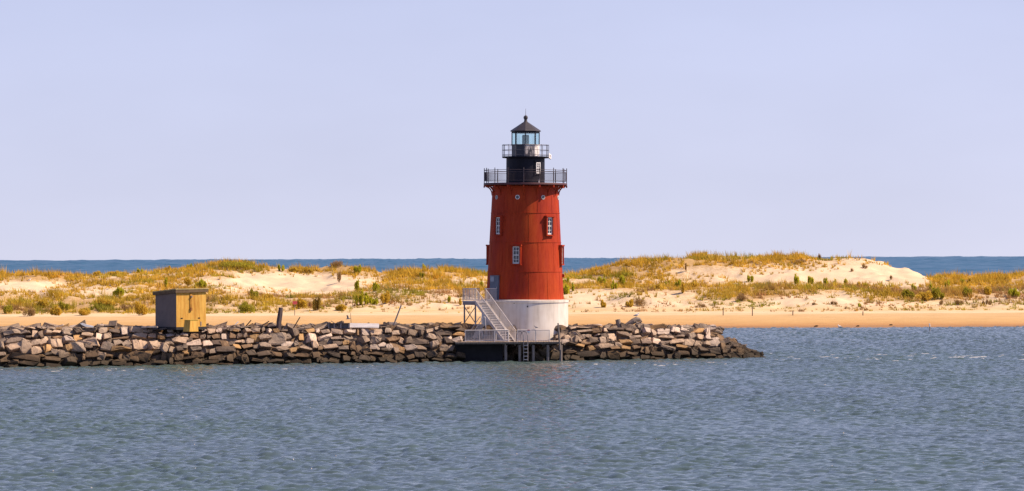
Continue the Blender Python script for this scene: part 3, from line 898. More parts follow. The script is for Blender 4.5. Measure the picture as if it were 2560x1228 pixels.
ROCKS_SRC = [
(0, 790, 9.095, """20 290 450 490 G0;440 320 690 460 G0;700 330 850 510 T1;830 335 975 500 D3;940 310 1180 470 T4;1160 320 1370 410 T1;1370 280 1640 450 G2;1630 260 1880 410 D0;500 250 800 330 T0;800 215 1020 320 T0;1020 245 1250 320 T0;
0 490 490 690 T0;440 450 700 560 D7;410 540 650 840 T4;650 540 890 740 T0;880 480 1090 700 T2;1090 460 1400 560 B0;1090 545 1360 740 T3;1360 470 1650 660 L0;1630 420 1900 600 O1;-60 600 65 820 T0;70 600 510 870 T0;650 700 950 890 T3;940 660 1170 830 O2;1360 650 1600 900 O6;1610 620 1910 890 G0;
-60 830 95 950 T0;100 850 870 1060 B0;890 890 1020 960 O0;1010 840 1150 930 D0;1150 760 1350 930 T0;1340 780 1540 930 T1;1360 930 1720 1160 D0;890 920 1350 1110 B0;-60 950 140 1130 B0;160 1000 400 1120 B0;320 1030 860 1170 B0;700 1080 970 1190 B0;80 1120 260 1200 B0;250 1110 410 1190 B0;980 1100 1360 1180 D0"""),
(200, 790, 9.095, """0 260 370 400 D0;370 270 600 420 G2;600 290 900 460 D0;880 260 1080 460 L2;1080 240 1450 420 T1;1450 230 1600 330 D0;1490 270 1990 430 D7;0 360 270 520 T0;70 480 430 800 T0;300 390 480 600 L0;430 380 690 570 T0;590 540 720 680 D0;720 470 1100 570 B0;690 550 950 690 G0;950 580 1120 680 G0;1110 390 1510 600 T0;1140 560 1490 770 T1;1500 400 1720 550 T3;1700 430 1919 560 O4;0 590 220 650 T0;60 640 240 770 D0;420 600 700 840 G0;730 700 1130 850 O0;1040 660 1140 760 G0;1520 590 1770 790 T4;1740 600 1890 800 T0;
30 800 390 1030 B0;0 870 130 1060 B0;400 840 550 1010 T0;550 870 720 980 B0;830 870 950 1060 B0;940 880 1120 1070 D0;1120 870 1310 1060 B0;1240 820 1600 1050 B0;1390 790 1790 910 O0;1580 920 1780 1050 B2;0 1060 180 1170 B0;150 1040 450 1170 B2;430 1020 620 1160 D0;640 1000 1020 1160 B0;1000 1070 1170 1150 B0;1170 1110 1450 1165 B0;1400 1050 1690 1150 D0;1650 1040 1950 1150 B0"""),
(400, 790, 9.095, """160 290 300 410 L0;330 270 510 390 G3;490 300 720 400 D0;710 320 940 410 B0;920 300 1050 400 L3;1040 290 1240 450 T0;1270 280 1410 420 L0;1380 280 1550 380 D0;1540 270 1819 400 D0;1650 300 1790 380 O0;100 410 320 520 L0;320 410 450 510 G0;450 390 630 500 L0;0 440 100 560 O0;640 400 860 560 B0;890 420 1050 590 G0;1040 450 1150 570 D0;1150 410 1360 560 B0;1370 410 1510 560 L1;1510 380 1730 570 B0;1730 400 1860 560 D0;240 510 610 660 T0;610 500 720 610 D0;110 580 290 700 D0;600 560 910 720 L0;910 570 1180 740 L0;1180 560 1380 710 D0;1380 590 1540 760 B0;1540 590 1680 690 D0;1660 560 1900 650 T0;1540 660 1810 810 O5;0 620 145 860 T4;110 700 350 870 T4;350 700 510 800 D0;500 640 610 770 G0;440 780 680 940 O4;630 710 920 830 G0;920 740 1090 920 D0;1080 750 1250 890 G0;1250 720 1660 890 D0;
110 830 300 1040 B0;300 890 470 1080 B0;0 840 120 1140 B0;400 900 900 1030 B0;690 820 990 1000 B0;130 950 280 1140 D0;280 1050 520 1130 B0;520 1090 800 1140 B0;760 980 920 1120 B0;1020 900 1440 1060 B0;940 1030 1290 1120 B0;1300 920 1520 1070 D0;1480 890 1630 1070 B0;1620 780 1720 1060 B0;1300 1080 1640 1130 B0;1720 900 1960 1050 B0"""),
(600, 790, 9.095, """0 280 270 430 T5;260 280 450 430 G0;440 250 560 410 D5;560 290 760 430 L4;750 290 890 400 O0;560 230 1000 300 D0;0 230 260 285 G0;890 310 1070 410 D0;1000 280 1350 560 D6;1290 420 1420 580 O0;1350 340 1520 430 D0;1430 280 1700 410 O0;1680 290 1800 430 L0;0 390 150 560 D0;130 430 420 600 O0;390 430 700 600 T0;700 410 990 720 G0;890 420 1150 590 G4;900 570 1210 700 L1;1200 560 1320 680 G0;1450 400 1730 700 L4;1730 420 2040 570 L4;0 560 130 650 T0;130 540 250 640 T0;20 650 270 770 B0;260 660 410 800 D0;400 610 700 790 G0;720 700 1110 830 T0;1090 740 1260 870 O3;1300 690 1620 850 T0;1630 590 1760 820 T0;1740 690 1880 830 B0;
120 780 370 970 D0;380 800 700 1000 D0;680 820 950 990 B0;950 850 1250 1020 D0;1250 860 1620 1010 B0;1640 830 1790 1020 B0;0 900 160 1120 B0;190 970 540 1070 B0;510 960 620 1110 B0;620 1000 960 1100 D0;1020 1030 1170 1110 B0;1160 1010 1370 1110 B0;1410 990 1620 1110 B0;1740 970 1850 1070 B0"""),
(800, 790, 9.095, """0 310 230 420 T0;220 290 510 450 T0;440 310 800 490 L5;790 300 900 480 B0;880 290 1130 470 L3;1120 300 1420 480 T2;1450 270 1620 440 G0;1590 330 1810 470 T0;1400 230 1620 290 G0;240 470 520 580 T0;510 460 660 590 G0;670 460 1170 720 T5;1170 480 1350 640 T0;1340 450 1620 560 D0;1490 470 1810 650 B0;500 570 640 680 O0;630 590 800 820 B0;280 590 480 690 D0;70 640 400 820 T0;390 690 630 830 G0;790 680 960 890 B2;950 740 1180 830 B0;1150 660 1350 830 L0;1310 620 1450 760 L0;1470 670 1620 760 L0;1600 640 1770 750 B0;1350 730 1650 870 D0;1640 730 1880 880 T0;
140 820 440 960 D0;430 820 580 900 B0;640 820 780 920 B0;980 810 1120 920 B0;1160 830 1430 920 B0;470 920 650 1040 B0;700 920 890 1000 B0;900 900 1140 1080 T0;1100 900 1250 1080 B0;150 960 440 1070 B0;0 980 150 1090 B0;770 990 930 1070 B0;1290 960 1500 1070 D0;1510 980 1740 1080 B0;1660 880 1860 1070 B0"""),
(1000, 790, 9.095, """0 300 150 500 D0;140 300 390 510 D0;370 310 540 520 D6;560 290 770 400 T0;570 220 1000 370 T6;800 190 1150 330 B0;1100 200 1420 340 D0;1230 270 1480 370 D0;780 350 1170 490 D0;1170 370 1480 500 O0;570 410 820 580 G0;840 430 940 600 D0;930 470 1160 610 L0;1040 500 1200 680 D0;1200 490 1390 590 L0;60 500 230 650 D5;220 520 650 700 D0;-40 490 60 680 T0;630 570 860 840 T0;100 660 380 870 L0;360 680 590 800 T0;-30 710 110 850 O0;880 680 1100 840 T0;1100 690 1200 820 T0;
130 870 350 990 B0;330 820 600 1040 D0;600 810 860 980 D0;860 830 1000 1000 B0;1000 880 1250 1030 D0;1250 830 1460 1000 B0;1000 980 1170 1060 B0;160 1000 420 1070 B0;470 1000 620 1070 B0;700 960 980 1060 B0;-60 890 60 1050 B0"""),
(1400, 780, 9.095, """190 330 480 450 T0;360 340 760 400 T0;340 400 760 520 T0;740 380 950 510 B0;940 370 1090 510 T5;1060 360 1500 480 D0;1480 370 1640 510 D0;1600 400 1800 540 T5;180 450 450 600 T0;20 540 250 700 T0;440 530 560 620 T0;540 520 700 610 T0;690 510 950 600 L6;380 600 480 720 T0;650 590 860 740 D0;850 590 1010 720 G0;960 510 1080 700 D0;1050 510 1270 720 T1;1250 470 1590 620 D0;1580 540 1850 620 G0;1260 640 1640 780 O0;1500 610 1819 760 D0;20 700 360 860 D7;350 730 560 830 O0;480 640 660 800 B0;560 780 820 890 O0;720 730 1210 870 T0;1240 700 1400 810 T0;1140 780 1370 890 B0;1370 780 1640 910 O2;1630 770 1819 890 B0;50 880 400 1000 B0;400 890 900 1110 D0;900 920 1040 1090 D0;1060 890 1340 1110 O0;1340 900 1560 1100 B0;1480 910 1720 1020 B0;1590 1030 1900 1120 B0;60 1000 250 1120 D0;220 1010 400 1130 B0;400 1070 510 1130 B0"""),
(1600, 780, 9.095, """20 350 250 580 L0;190 400 390 610 T5;370 380 690 550 L1;690 340 940 530 L2;900 310 1150 490 L1;1100 370 1470 530 O3;1460 360 1610 550 L2;440 550 750 640 T0;760 530 1020 620 T0;1020 490 1240 620 G0;1230 510 1440 650 T3;1430 530 1620 660 L3;1600 580 1800 660 L2;40 600 240 770 T0;220 610 470 750 L3;550 630 980 770 T4;470 680 650 760 T0;940 650 1220 800 T2;1220 670 1410 800 T1;1410 660 1600 810 T3;1570 660 1830 800 L2;390 750 820 960 G0;860 750 1060 880 O0;0 800 110 1000 B0;100 800 200 1030 B0;190 790 340 940 B0;230 910 530 1030 B0;870 890 1110 1030 B0;1100 830 1320 1050 D0;1310 820 1560 950 D0;1560 830 1800 1000 D0;1360 960 1740 1060 O0;570 980 760 1100 B0;200 1020 340 1110 B0;30 1010 180 1105 D0;340 1040 540 1105 B0;980 1050 1170 1120 O0;1600 1040 1740 1100 B0;760 920 930 1100 D0"""),
(1760, 800, 10.68, """420 620 580 800 B4;490 790 600 950 B0;600 680 880 790 D6;640 780 850 940 B2;840 790 1080 1050 B4;750 940 980 1050 B0;1090 930 1180 1050 D0;1150 960 1370 1050 D0;1460 980 1650 1050 D0;490 960 740 1060 D0;350 970 490 1060 B0;170 1000 340 1070 B0"""),
]
ROCKS = []
for x0, y0, sc, s in ROCKS_SRC:
    for q in s.replace('\n', '').split(';'):
        a = q.split()
        ROCKS.append((x0 + float(a[0]) / sc, y0 + float(a[1]) / sc, x0 + float(a[2]) / sc, y0 + float(a[3]) / sc, a[4][0], int(a[4][1]) / 10))

def rock_bm(split, rnd, w=1.0, h=1.0, d=1.0):
    """a quarried block: jittered box, turned, with chopped corners and softened edges"""
    bm = bmesh.new()
    bmesh.ops.create_cube(bm, size=1.0)
    for v in bm.verts:
        v.co.x = v.co.x * w + rnd.uniform(-.15, .15) * w
        v.co.y = v.co.y * d + rnd.uniform(-.14, .14) * d
        v.co.z = v.co.z * h + rnd.uniform(-.18, .18) * h
    if split > 0.05: yaw = R(18 + 34 * split)
    else: yaw = R(rnd.uniform(-6, 28))
    bmesh.ops.rotate(bm, verts=bm.verts, cent=(0, 0, 0), matrix=Matrix.Rotation(yaw, 3, 'Z') @ Matrix.Rotation(R(rnd.uniform(-18, 18)), 3, 'Y') @ Matrix.Rotation(R(rnd.uniform(-40, -10)), 3, 'X'))
    for k in range(rnd.choice((2, 2, 3, 4))):
        n = Vector((rnd.choice((-1, 1)) * rnd.uniform(.3, 1), rnd.uniform(-1, .3), rnd.choice((-1, 1, 1)) * rnd.uniform(.3, 1)))
        n = Vector((n.x / w, n.y / d, n.z / h)).normalized()
        far = max(v.co.dot(n) for v in bm.verts); near = min(v.co.dot(n) for v in bm.verts)
        c = n * (far - (far - near) * rnd.uniform(.06, .17))
        r = bmesh.ops.bisect_plane(bm, geom=bm.verts[:] + bm.edges[:] + bm.faces[:], plane_co=c, plane_no=n, clear_outer=True)
        ed = [e for e in r['geom_cut'] if isinstance(e, bmesh.types.BMEdge)]
        if ed: bmesh.ops.contextual_create(bm, geom=ed)
    bmesh.ops.bevel(bm, geom=bm.edges[:], offset=0.075 * min(w, h, d) + .012, segments=2, profile=0.6, affect='EDGES', clamp_overlap=True)
    bmesh.ops.triangulate(bm, faces=[f for f in bm.faces if len(f.verts) > 4])
    bmesh.ops.subdivide_edges(bm, edges=[e for e in bm.edges if e.calc_length() > 0.35 * max(w, h)], cuts=1, use_grid_fill=False)
    for v in bm.verts:
        v.co += Vector((rnd.uniform(-1, 1), rnd.uniform(-1, 1), rnd.uniform(-1, 1))) * 0.022 * (w + h)
    return bm

def place_rock(bx, rnd):
    x0, y0, x1, y1, tone, split = bx
    px = (x0 + x1) / 2; py = (y0 + y1) / 2
    top, bot = band(px)
    g = max(0, min(1.05, (bot - py) / (bot - top)))
    Yf = water_y(px) + 0.15 + 3.6 * g + rnd.uniform(-.12, .12)
    e = 2.2 + (rnd.random() ** 3) * 5 if g < .72 else 1.0
    a = P(x0 - e, y0 - e * .6, Yf); b = P(x1 + e, y1 + e, Yf)
    W, H = b.x - a.x, a.z - b.z
    D = max(0.75, min(1.7, 0.6 * (W + H)))
    if split > 0.05:
        yaw = R(18 + 34 * split)
        D0 = split / (1 - split) / math.tan(yaw) * W
        D0 = max(0.4 * W, min(2.2 * W, D0))
    else: D0 = D
    bm = rock_bm(split, rnd, W, H, D0)
    xs = [v.co.x for v in bm.verts]; ys = [v.co.y for v in bm.verts]; zs = [v.co.z for v in bm.verts]
    sx = W / (max(xs) - min(xs)); sz = H / (max(zs) - min(zs))
    sy = max(0.6, min(1.6, 1.5 / (max(ys) - min(ys))))
    cx, cz = (max(xs) + min(xs)) / 2, (max(zs) + min(zs)) / 2
    y_ = min(ys)
    loc = Vector(((a.x + b.x) / 2, Yf, (a.z + b.z) / 2))
    for v in bm.verts:
        v.co = Vector(((v.co.x - cx) * sx, (v.co.y - y_) * sy, (v.co.z - cz) * sz))
    return bm, loc

ANCH = [(0, 'the left photo edge'), (210, 'the leaning dark slab'), (281, 'the pale upright block'), (430, 'the concrete hut'), (555, 'the white stick'),
        (660, 'the two short sticks'), (698, 'the thick timber'), (743, 'the slim brown stake'), (848, 'the dark steel channel'), (911, 'the white plank'),
        (975, 'the notched block'), (1000, 'the tall thin stake'), (1100, 'the long sloping slab'), (1163, 'the stair landing'), (1420, 'the white drum'), (1470, 'the mooring pole'), (1546, 'the stub post'), (1583, 'the gull on the log'),
        (1690, 'the pale end blocks'), (1775, 'the stepped outer end'), (1860, 'the low wet tip')]
ORD = ['first', 'second', 'third', 'fourth', 'fifth', 'sixth', 'seventh', 'eighth', 'ninth', 'tenth']
def locate(items, anch, rows):
    """items: (px, row, adjective) -> phrases that single each one out by its row and nearest landmark"""
    out = [None] * len(items); groups = {}
    for i, (px, row, adj) in enumerate(items):
        ax, an = min(anch, key=lambda q: abs(q[0] - px))
        side = 'right' if px >= ax else 'left'
        groups.setdefault((row, an, side), []).append((abs(px - ax), i))
    for (row, an, side), lst in groups.items():
        lst.sort()
        for k, (_, i) in enumerate(lst):
            out[i] = f"{items[i][2]} {rows[row]}, {ORD[k]} {side} of {an}"
    return out

rnd = random.Random(5)
info = []
for bx in ROCKS:
    w, h = bx[2] - bx[0], bx[3] - bx[1]
    info.append((w * h, bx))
info.sort(key=lambda q: -q[0])
main, rest = [q[1] for q in info[:300]], [q[1] for q in info[300:]]
items = []
for bx in main:
    w, h = bx[2] - bx[0], bx[3] - bx[1]
    px, py = (bx[0] + bx[2]) / 2, (bx[1] + bx[3]) / 2
    top, bot = band(px)
    g = (py - top) / (bot - top)
    row = 0 if g < .2 else 1 if g < .40 else 2 if g < .6 else 3 if g < .8 else 4
    shape = 'long' if w > 2.1 * h else 'tall' if h > 1.15 * w else 'large' if w * h > 700 else 'small' if w * h < 260 else 'squared'
    items.append((px, row, f"{shape} {TONE[bx[4]]} stone"))
labels = locate(items, ANCH, ['in the top course', 'in the second course', 'in the middle course', 'in the fourth course', 'at the waterline'])
for bx, lab in zip(main, labels):
    bm, loc = place_rock(bx, rnd)
    me = bpy.data.meshes.new('boulder'); bm.to_mesh(me); bm.free()
    me.materials.append(ST[bx[4]])
    o = bpy.data.objects.new('boulder', me); C.objects.link(o); o.location = loc
    tag(o, lab, 'boulder', 'boulders of the breakwater')

# the remaining small stones, the crest and the chinks between: one heap
def rubble():
    big = bmesh.new()
    def merge(bm, loc, mi):
        me = bpy.data.meshes.new('t'); 
        for f in bm.faces: f.material_index = mi
        for v in bm.verts: v.co += loc
        bm.to_mesh(me); bm.free(); big.from_mesh(me); bpy.data.meshes.remove(me)
    tl = list(ST)
    for bx in rest:
        bm, loc = place_rock(bx, rnd); merge(bm, loc, tl.index(bx[4]))
    # chink fillers behind the face stones, toned dark to deepen the gap shade
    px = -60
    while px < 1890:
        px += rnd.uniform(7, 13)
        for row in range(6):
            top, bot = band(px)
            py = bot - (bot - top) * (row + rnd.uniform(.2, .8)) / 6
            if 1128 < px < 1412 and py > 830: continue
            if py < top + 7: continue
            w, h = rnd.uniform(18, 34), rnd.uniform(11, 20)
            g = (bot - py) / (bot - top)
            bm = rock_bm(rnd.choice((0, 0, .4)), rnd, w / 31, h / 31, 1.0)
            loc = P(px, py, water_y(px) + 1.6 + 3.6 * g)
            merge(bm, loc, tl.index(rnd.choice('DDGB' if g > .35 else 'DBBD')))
    # crest stones further back
    px = -80
    while px < 1768:
        px += rnd.uniform(9, 17)
        if 375 < px < 520: continue
        low = 4.0 if (1548 < px < 1615 or 812 < px < 955) else 0.0
        for k in range(4):
            off = 5.2 + 2.0 * k + rnd.uniform(-.6, .6)
            Y = water_y(px) + off
            if (px / 9000 * Y - 42.7 - tb.x) ** 2 + (Y - TY) ** 2 < 5.4 ** 2: continue
            if 1155 < px < 1400 and Y < 300: continue
            top, bot = band(px)
            bm = rock_bm(0, rnd, rnd.uniform(.8, 1.9), rnd.uniform(.28, .42), rnd.uniform(.8, 1.5))
            loc = P(px, top + rnd.uniform(7.5, 11) + low, Y)
            merge(bm, loc, tl.index(rnd.choice('LTTGTO')))
    # stones lying under the dock
    for k in range(26):
        px = rnd.uniform(1268, 1405); py = rnd.uniform(868, 902)
        bm = rock_bm(rnd.choice((0, .4)), rnd, rnd.uniform(.6, 1.2), rnd.uniform(.4, .8), .9)
        merge(bm, P(px, py, 294.6 + (902 - py) * .045), tl.index(rnd.choice('DBTB')))
    for k in range(16):
        px = rnd.uniform(1395, 1440); py = rnd.uniform(840, 860)
        bm = rock_bm(rnd.choice((0, .4)), rnd, rnd.uniform(.5, .9), rnd.uniform(.4, .6), .8)
        merge(bm, P(px, py, 295.8 + (860 - py) * .06), tl.index(rnd.choice('TTDL')))
    me = bpy.data.meshes.new('rubble_stones'); big.to_mesh(me); big.free()
    for k in tl: me.materials.append(ST[k])
    o = bpy.data.objects.new('rubble_stones', me); C.objects.link(o)
    tag(o, 'small loose stones filling the chinks and crest of the breakwater', 'rubble', kind='stuff')
rubble()

def core():
    sec = [(1.7, -1.2), (1.9, -.2), (2.6, .5), (5.0, 2.2), (6.0, 2.42), (11.5, 2.42), (16.5, -1.2)]
    v, f = [], []
    pxs = np.concatenate([np.arange(-700, 1700, 10), np.arange(1700, 1885, 8)])
    for px in pxs:
        sc = float(np.interp(px, [1740, 1800, 1882], [1, .45, .02]))
        dock = 1.0 if 1125 < px < 1412 else 0.0
        for k, (o_, z) in enumerate(sec):
            oo = o_ + 2.6 * dock if k < 4 else o_ + (1.2 * dock if k == 4 else 0)
            z2 = (z + 1.2) * sc - 1.2
            if dock and z2 > 1.5 and k in (3, 4): z2 = 1.5
            Y = water_y(px) + oo
            v.append((P(px, 800, Y).x + float(vnoise(np.array(px * .13), np.array(k * 1.7), 3) - .5) * .5, Y, z2 + float(vnoise(np.array(px * .2), np.array(k * 3.1), 5) - .5) * .35))
    n = len(sec)
    for i in range(len(pxs) - 1):
        for k in range(n - 1):
            f.append((i * n + k, (i + 1) * n + k, (i + 1) * n + k + 1, i * n + k + 1))
    o = np_mesh('breakwater_core', np.array(v), np.array(f), ST['D'])  # dark tone darkens the gaps between boulders as shade would
    tag(o, kind='structure')
core()

# ------------------------------------------------------------------ dock
DZ = P(1280, 854.5, 292).z
def dx(px, Y=291.6): return P(px, 855, Y).x
dock = empty('boat_dock', (dx(1270), 293, DZ), 'low boat dock on timber piles in front of the white drum', 'dock')
D0 = Vector(dock.location)
def DL(x, y, z): return Vector((x - D0.x, y - D0.y, z - D0.z))
xa, xb = dx(1138), dx(1404)
deck = MB()
nbd = 42
for i in range(nbd):
    x0 = xa + (xb - xa) * i / nbd; x1 = xa + (xb - xa) * (i + 1) / nbd - .02
    c = DL((x0 + x1) / 2, 294.2, DZ - .04)
    deck.box(c, (x1 - x0, 5.4, 0.07))
deck.build('deck', M_DECK, dock)
bm_ = MB()
bm_.box(DL((xa + xb) / 2, 291.72, DZ - .125), (xb - xa, .16, .10)); bm_.box(DL((xa + xb) / 2, 294.5, DZ - .125), (xb - xa, .2, .10))
for px in (1264, 1299, 1334, 1369, 1400): bm_.box(DL(dx(px), 293.1, DZ - .128), (.16, 2.5, .096))
bm_.build('deck_beam', M_PILE, dock)
cs = MB()
cs.box(DL((dx(1135, 293.3) + dx(1257, 293.3)) / 2, 295.0, (DZ - .27) / 2 - .8), (dx(1257, 293.3) - dx(1135, 293.3), 3.2, DZ + 1.3))
cs.build('caisson', M_DARKC, dock)
for px in (1264.0, 1299, 1333, 1369.5, 1402):
    pl = MB(); x = dx(px)
    pl.tube([DL(x, 291.78, -1.5), DL(x + .01, 291.78, DZ - .27)], 0.115, 10)
    p_ = pl.build('pile', M_PILE, dock)
    q = MB()
    for z in (DZ - .75, DZ - 1.35): q.box(DL(x, 291.655, z), (.05, .03, .09))
    q.build('bolt', M_DSTEEL, p_)
def dock_rail(pa, pb, Y, r, name='dock_railing', gap=0.088, pic=0.019, mid=()):
    A = P(pa, 851, Y); B = P(pb, 851, Y)
    A.z = B.z = DZ
    mb = MB()
    a, b = DL(*A), DL(*B)
    n = int((b - a).length / gap)
    H = 29.0 / 9000 * Y
    lo, hi = Vector((0, 0, .10)), Vector((0, 0, H))
    mb.tube([a + hi, b + hi], r, 6); mb.tube([a + lo, b + lo], r * .9, 6)
    for i in range(n + 1):
        q = a.lerp(b, i / n)
        if i in (0, n): mb.tube([q - Vector((0, 0, .02)), q + hi], r, 6)
        else: mb.tube([q + lo, q + hi], pic, 4, cap=False)
    for px in mid:
        q = DL(P(px, 851, Y).x, Y, DZ); mb.tube([q - Vector((0, 0, .02)), q + hi], r, 6)
    o = mb.build(name, M_RAILW, dock)
    return o
dock_rail(1163, 1235.5, 291.9, .035, mid=(1199,))
dock_rail(1236.5, 1271, 291.85, .052)
dock_rail(1293.5, 1374, 291.9, .035, mid=(1339,))
dock_rail(1166, 1240, 296.0, .03, gap=.13)
# boarding ladder with hooped handrails
ld = MB()
Yl = 291.45
for pxa in (1309, 1319.3):
    x = dx(pxa, Yl)
    pts = [DL(x, Yl, P(pxa, 903, Yl).z), DL(x, Yl, P(pxa, 840, Yl).z)]
    for k in range(1, 9):
        a = math.pi * k / 8
        q = P(pxa - 8.7 * (1 - math.cos(a)), 840 - 11.5 * math.sin(a), Yl)
        pts.append(DL(q.x, Yl + .9 * (1 - math.cos(a)) / 2, q.z))
    q = pts[-1]; pts.append(Vector((q.x, q.y, .02)))
    ld.tube(pts, .034, 8)
lad = ld.build('ladder', M_DSTEEL, dock)
for py in (863.7, 872.5, 881.2, 890.5, 899.2):
    MB().box(DL(dx(1314.2, Yl), Yl, P(1314, py, Yl).z), (10.3 / 9000 * Yl, .09, .055)).build('rung', M_STEEL, lad)
# small warning sign on the railing
q = P(1321.5, 828.5, 291.8)
sg = MB().box(DL(q.x, 291.8, q.z), (.21, .02, .27)).build('sign_panel', M_WHITEP, dock)
MB().box(DL(q.x, 291.786, q.z + .09), (.19, .006, .07)).build('sign_band', M_RED, sg)

# gangway steps with bent tube handrails, behind the dock railing
gs = empty('gangway_steps', P(1197, 845, 294.6), 'small concrete steps with two bent silver tube handrails beside the dock', 'steps')
G0 = Vector(gs.location)
def GL(px, py, Y): return P(px, py, Y) - G0
for px0, Y in ((1178.5, 294.9), (1188, 294.1)):
    MB().tube([GL(px0, 824, Y), GL(px0 + 20.5, 793.5, Y), GL(px0 + 22.2, 791.8, Y), GL(px0 + 24, 792.5, Y), GL(px0 + 25, 795, Y), GL(px0 + 27.5, 842, Y)], .034, 8).build('handrail', M_STEEL, gs)
for i in range(5):
    py = 842 - i * 7; c = GL(1188 + i * 3.6, py, 294.5)
    MB().box(c, (.42, .8, .23)).build('step', M_PIERC, gs)

mp = MB().tube([P(1400, 875, 291.5), P(1398.5, 850, 291.5), P(1395.2, 808, 291.5)], [.075, .075, .06], 10).build('mooring_pole', M_PILE)
tag(mp, 'tall thin grey mooring pole standing at the right corner of the dock', 'pole')

# ------------------------------------------------------------------ concrete hut
HY = 285.0 + 2.6
hut = empty('concrete_hut', P(441, 818, HY), 'square ochre stained concrete hut with a flat overhanging roof on the breakwater', 'hut')
ph = math.atan2(59, 69); 
hs = 91.0 / 9000 * HY
def hutmat():
    ma, nt, b = mat_new('stained_concrete')
    n1 = noise_node(nt, 0.9, 6, 0.65, 'Object', (1.2, 1.2, 0.5)); n2 = noise_node(nt, 2.2, 5, 0.7, 'Object', (2.2, 2.2, 0.18))
    c1 = ramp(nt, n1.outputs[0], [(0.3, (0.48, 0.26, 0.045)), (0.6, (0.70, 0.42, 0.085))])
    c2 = ramp(nt, n2.outputs[0], [(0.34, (0.74, 0.52, 0.26)), (0.52, (1, 1, 1))])
    nt.links.new(mixc(nt, 0.75, c1.outputs[0], c2.outputs[0], 'MULTIPLY'), b.inputs['Base Color'])
    b.inputs['Roughness'].default_value = 0.9
    bump(nt, b, n1.outputs[0], 0.3, 0.05)
    return ma
M_HUT = hutmat()
M_ROOFC = simple('roof_edge_concrete', (0.15, 0.10, 0.055), 0.9, 0.5, 2, bmp=0.3)
M_RUST = simple('rust_stain', (0.50, 0.24, 0.035), 0.9, 0.35, 3)
M_LICH = simple('ochre_plinth', (0.52, 0.36, 0.05), 0.9, 0.35, 3)
# front corner at the origin; right face runs along +u, left face along +w
u_ = Vector((math.cos(ph), math.sin(ph), 0)); w_ = Vector((-math.sin(ph), math.cos(ph), 0))
MH = Matrix(((u_.x, w_.x, 0, 0), (u_.y, w_.y, 0, 0), (0, 0, 1, 0), (0, 0, 0, 1)))
hh = 86.5 / 9000 * HY
pxm = HY / 9000
wl_ = MB()
def prism(mb, pts_b, pts_t, M):
    n = len(pts_b)
    mb.add(list(pts_b) + list(pts_t), [tuple(range(n))[::-1], tuple(range(n, 2 * n))] + [(i, (i + 1) % n, n + (i + 1) % n, n + i) for i in range(n)], M)
prism(wl_, [(0, 0, 0), (hs, 0, 0), (hs, hs, 0), (0, hs, 0)], [(0, 0, hh), (hs, 0, hh), (hs, hs, hh - .22), (0, hs, hh - .22)], MH)
wo = wl_.build('wall', M_HUT, hut)
wo.data.materials.append(simple('shaded_grey_concrete', (0.17, 0.135, 0.125), 0.9, 0.2, 1.5, bmp=0.2))  # darker grey concrete puts the shade of the left and back faces into colour
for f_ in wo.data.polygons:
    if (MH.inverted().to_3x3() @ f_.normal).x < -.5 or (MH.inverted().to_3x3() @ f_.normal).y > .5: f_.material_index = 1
rf = MB()
e = .15; t1 = 7.5 * pxm; zb = hh - .02
# roof slab, broken along the middle of the sunny edge
us = [-e * .3, 1.05, 1.36, 1.62, hs + e]
dz = [0, .0, .20, .02, .06]
bot = [(us[i], -e, zb + dz[i]) for i in range(5)] + [(hs + e, hs + e, zb - .20), (-e * .3, hs + e, zb - .20)]
bot2 = bot[:]
bot2[0] = (-e, -e, zb)
bot2[-1] = (-e, hs + e, zb - .22)
top2 = [(x, y, z_) for (x, y, _), z_ in zip(bot2, [zb + t1, zb + t1, zb + t1, zb + t1, zb + t1 + .03, zb + t1 - .20, zb + t1 - .24])]
prism(rf, bot2, top2, MH)
rfo = rf.build('roof', M_ROOFC, hut)
tp = MB()
b3 = [(-e - .03, -e - .03), (hs + e + .06, -e - .03), (hs + e + .06, hs + e + .03), (-e - .03, hs + e + .03)]
zt = [zb + t1 + .004, zb + t1 + .02, zb + t1 - .20, zb + t1 - .24]
prism(tp, [(x, y, z_ + .003) for (x, y), z_ in zip(b3, zt)], [(x, y, z_ + .09) for (x, y), z_ in zip(b3, zt)], MH)
tp.build('capping', simple('lichened_capping', (.44, .34, .15), .9, .4, 2), rfo)
MB().box((1.42, -.05, hh - 1.02 * .5 - .05), (.20, .02, 1.5), MH).build('rust_streak', M_RUST, hut)
MB().box((1.40, -.07, hh - 1.35), (.17, .10, .26), MH).build('rusty_bracket', simple('rusty_iron', (.30, .12, .03), .9, .4, 3), hut)
MB().box((1.42, -.09, hh - .34), (.11, .14, .12), MH).build('lamp_bracket', M_DSTEEL, hut)
for a in (.52, 2.22): MB().box((a, -.012, .70), (.19, .03, .075), MH).build('vent', M_BLACKP, hut)
MB().box((hs / 2, hs / 2, -.11), (hs + .06, hs + .06, .22), MH).build('plinth', M_DARKC, hut)
MB().box((2.40, -.012, .24), (.08, .03, .34), MH).build('pipe_stub', M_DSTEEL, hut)
stp = empty('concrete_step_block', P(478, 819.5, HY - 1.5), 'ochre concrete step block standing in front of the hut', 'step')
sb = MB(); prism(sb, [(-.46, -.42, -.3), (.40, -.42, -.3), (.40, .46, -.3), (-.46, .46, -.3)], [(-.34, -.36, .58), (.38, -.36, .58), (.38, .42, .58), (-.34, .42, .58)], Matrix.Rotation(ph, 4, 'Z'))
sb.build('block', M_HUT, stp)
tr_ = MB().box((.02, .03, .602), (.76, .82, .04), Matrix.Rotation(ph, 4, 'Z')).build('cap', M_LICH, stp)
fl_ = MB().box((0, 0, 0), (40 * pxm, 1.2, .10)).build('flat_slab', ST['L'], None, P(375, 817.5, HY + .3))
tag(fl_, 'thin pale flat slab jutting left from under the concrete hut', 'slab')

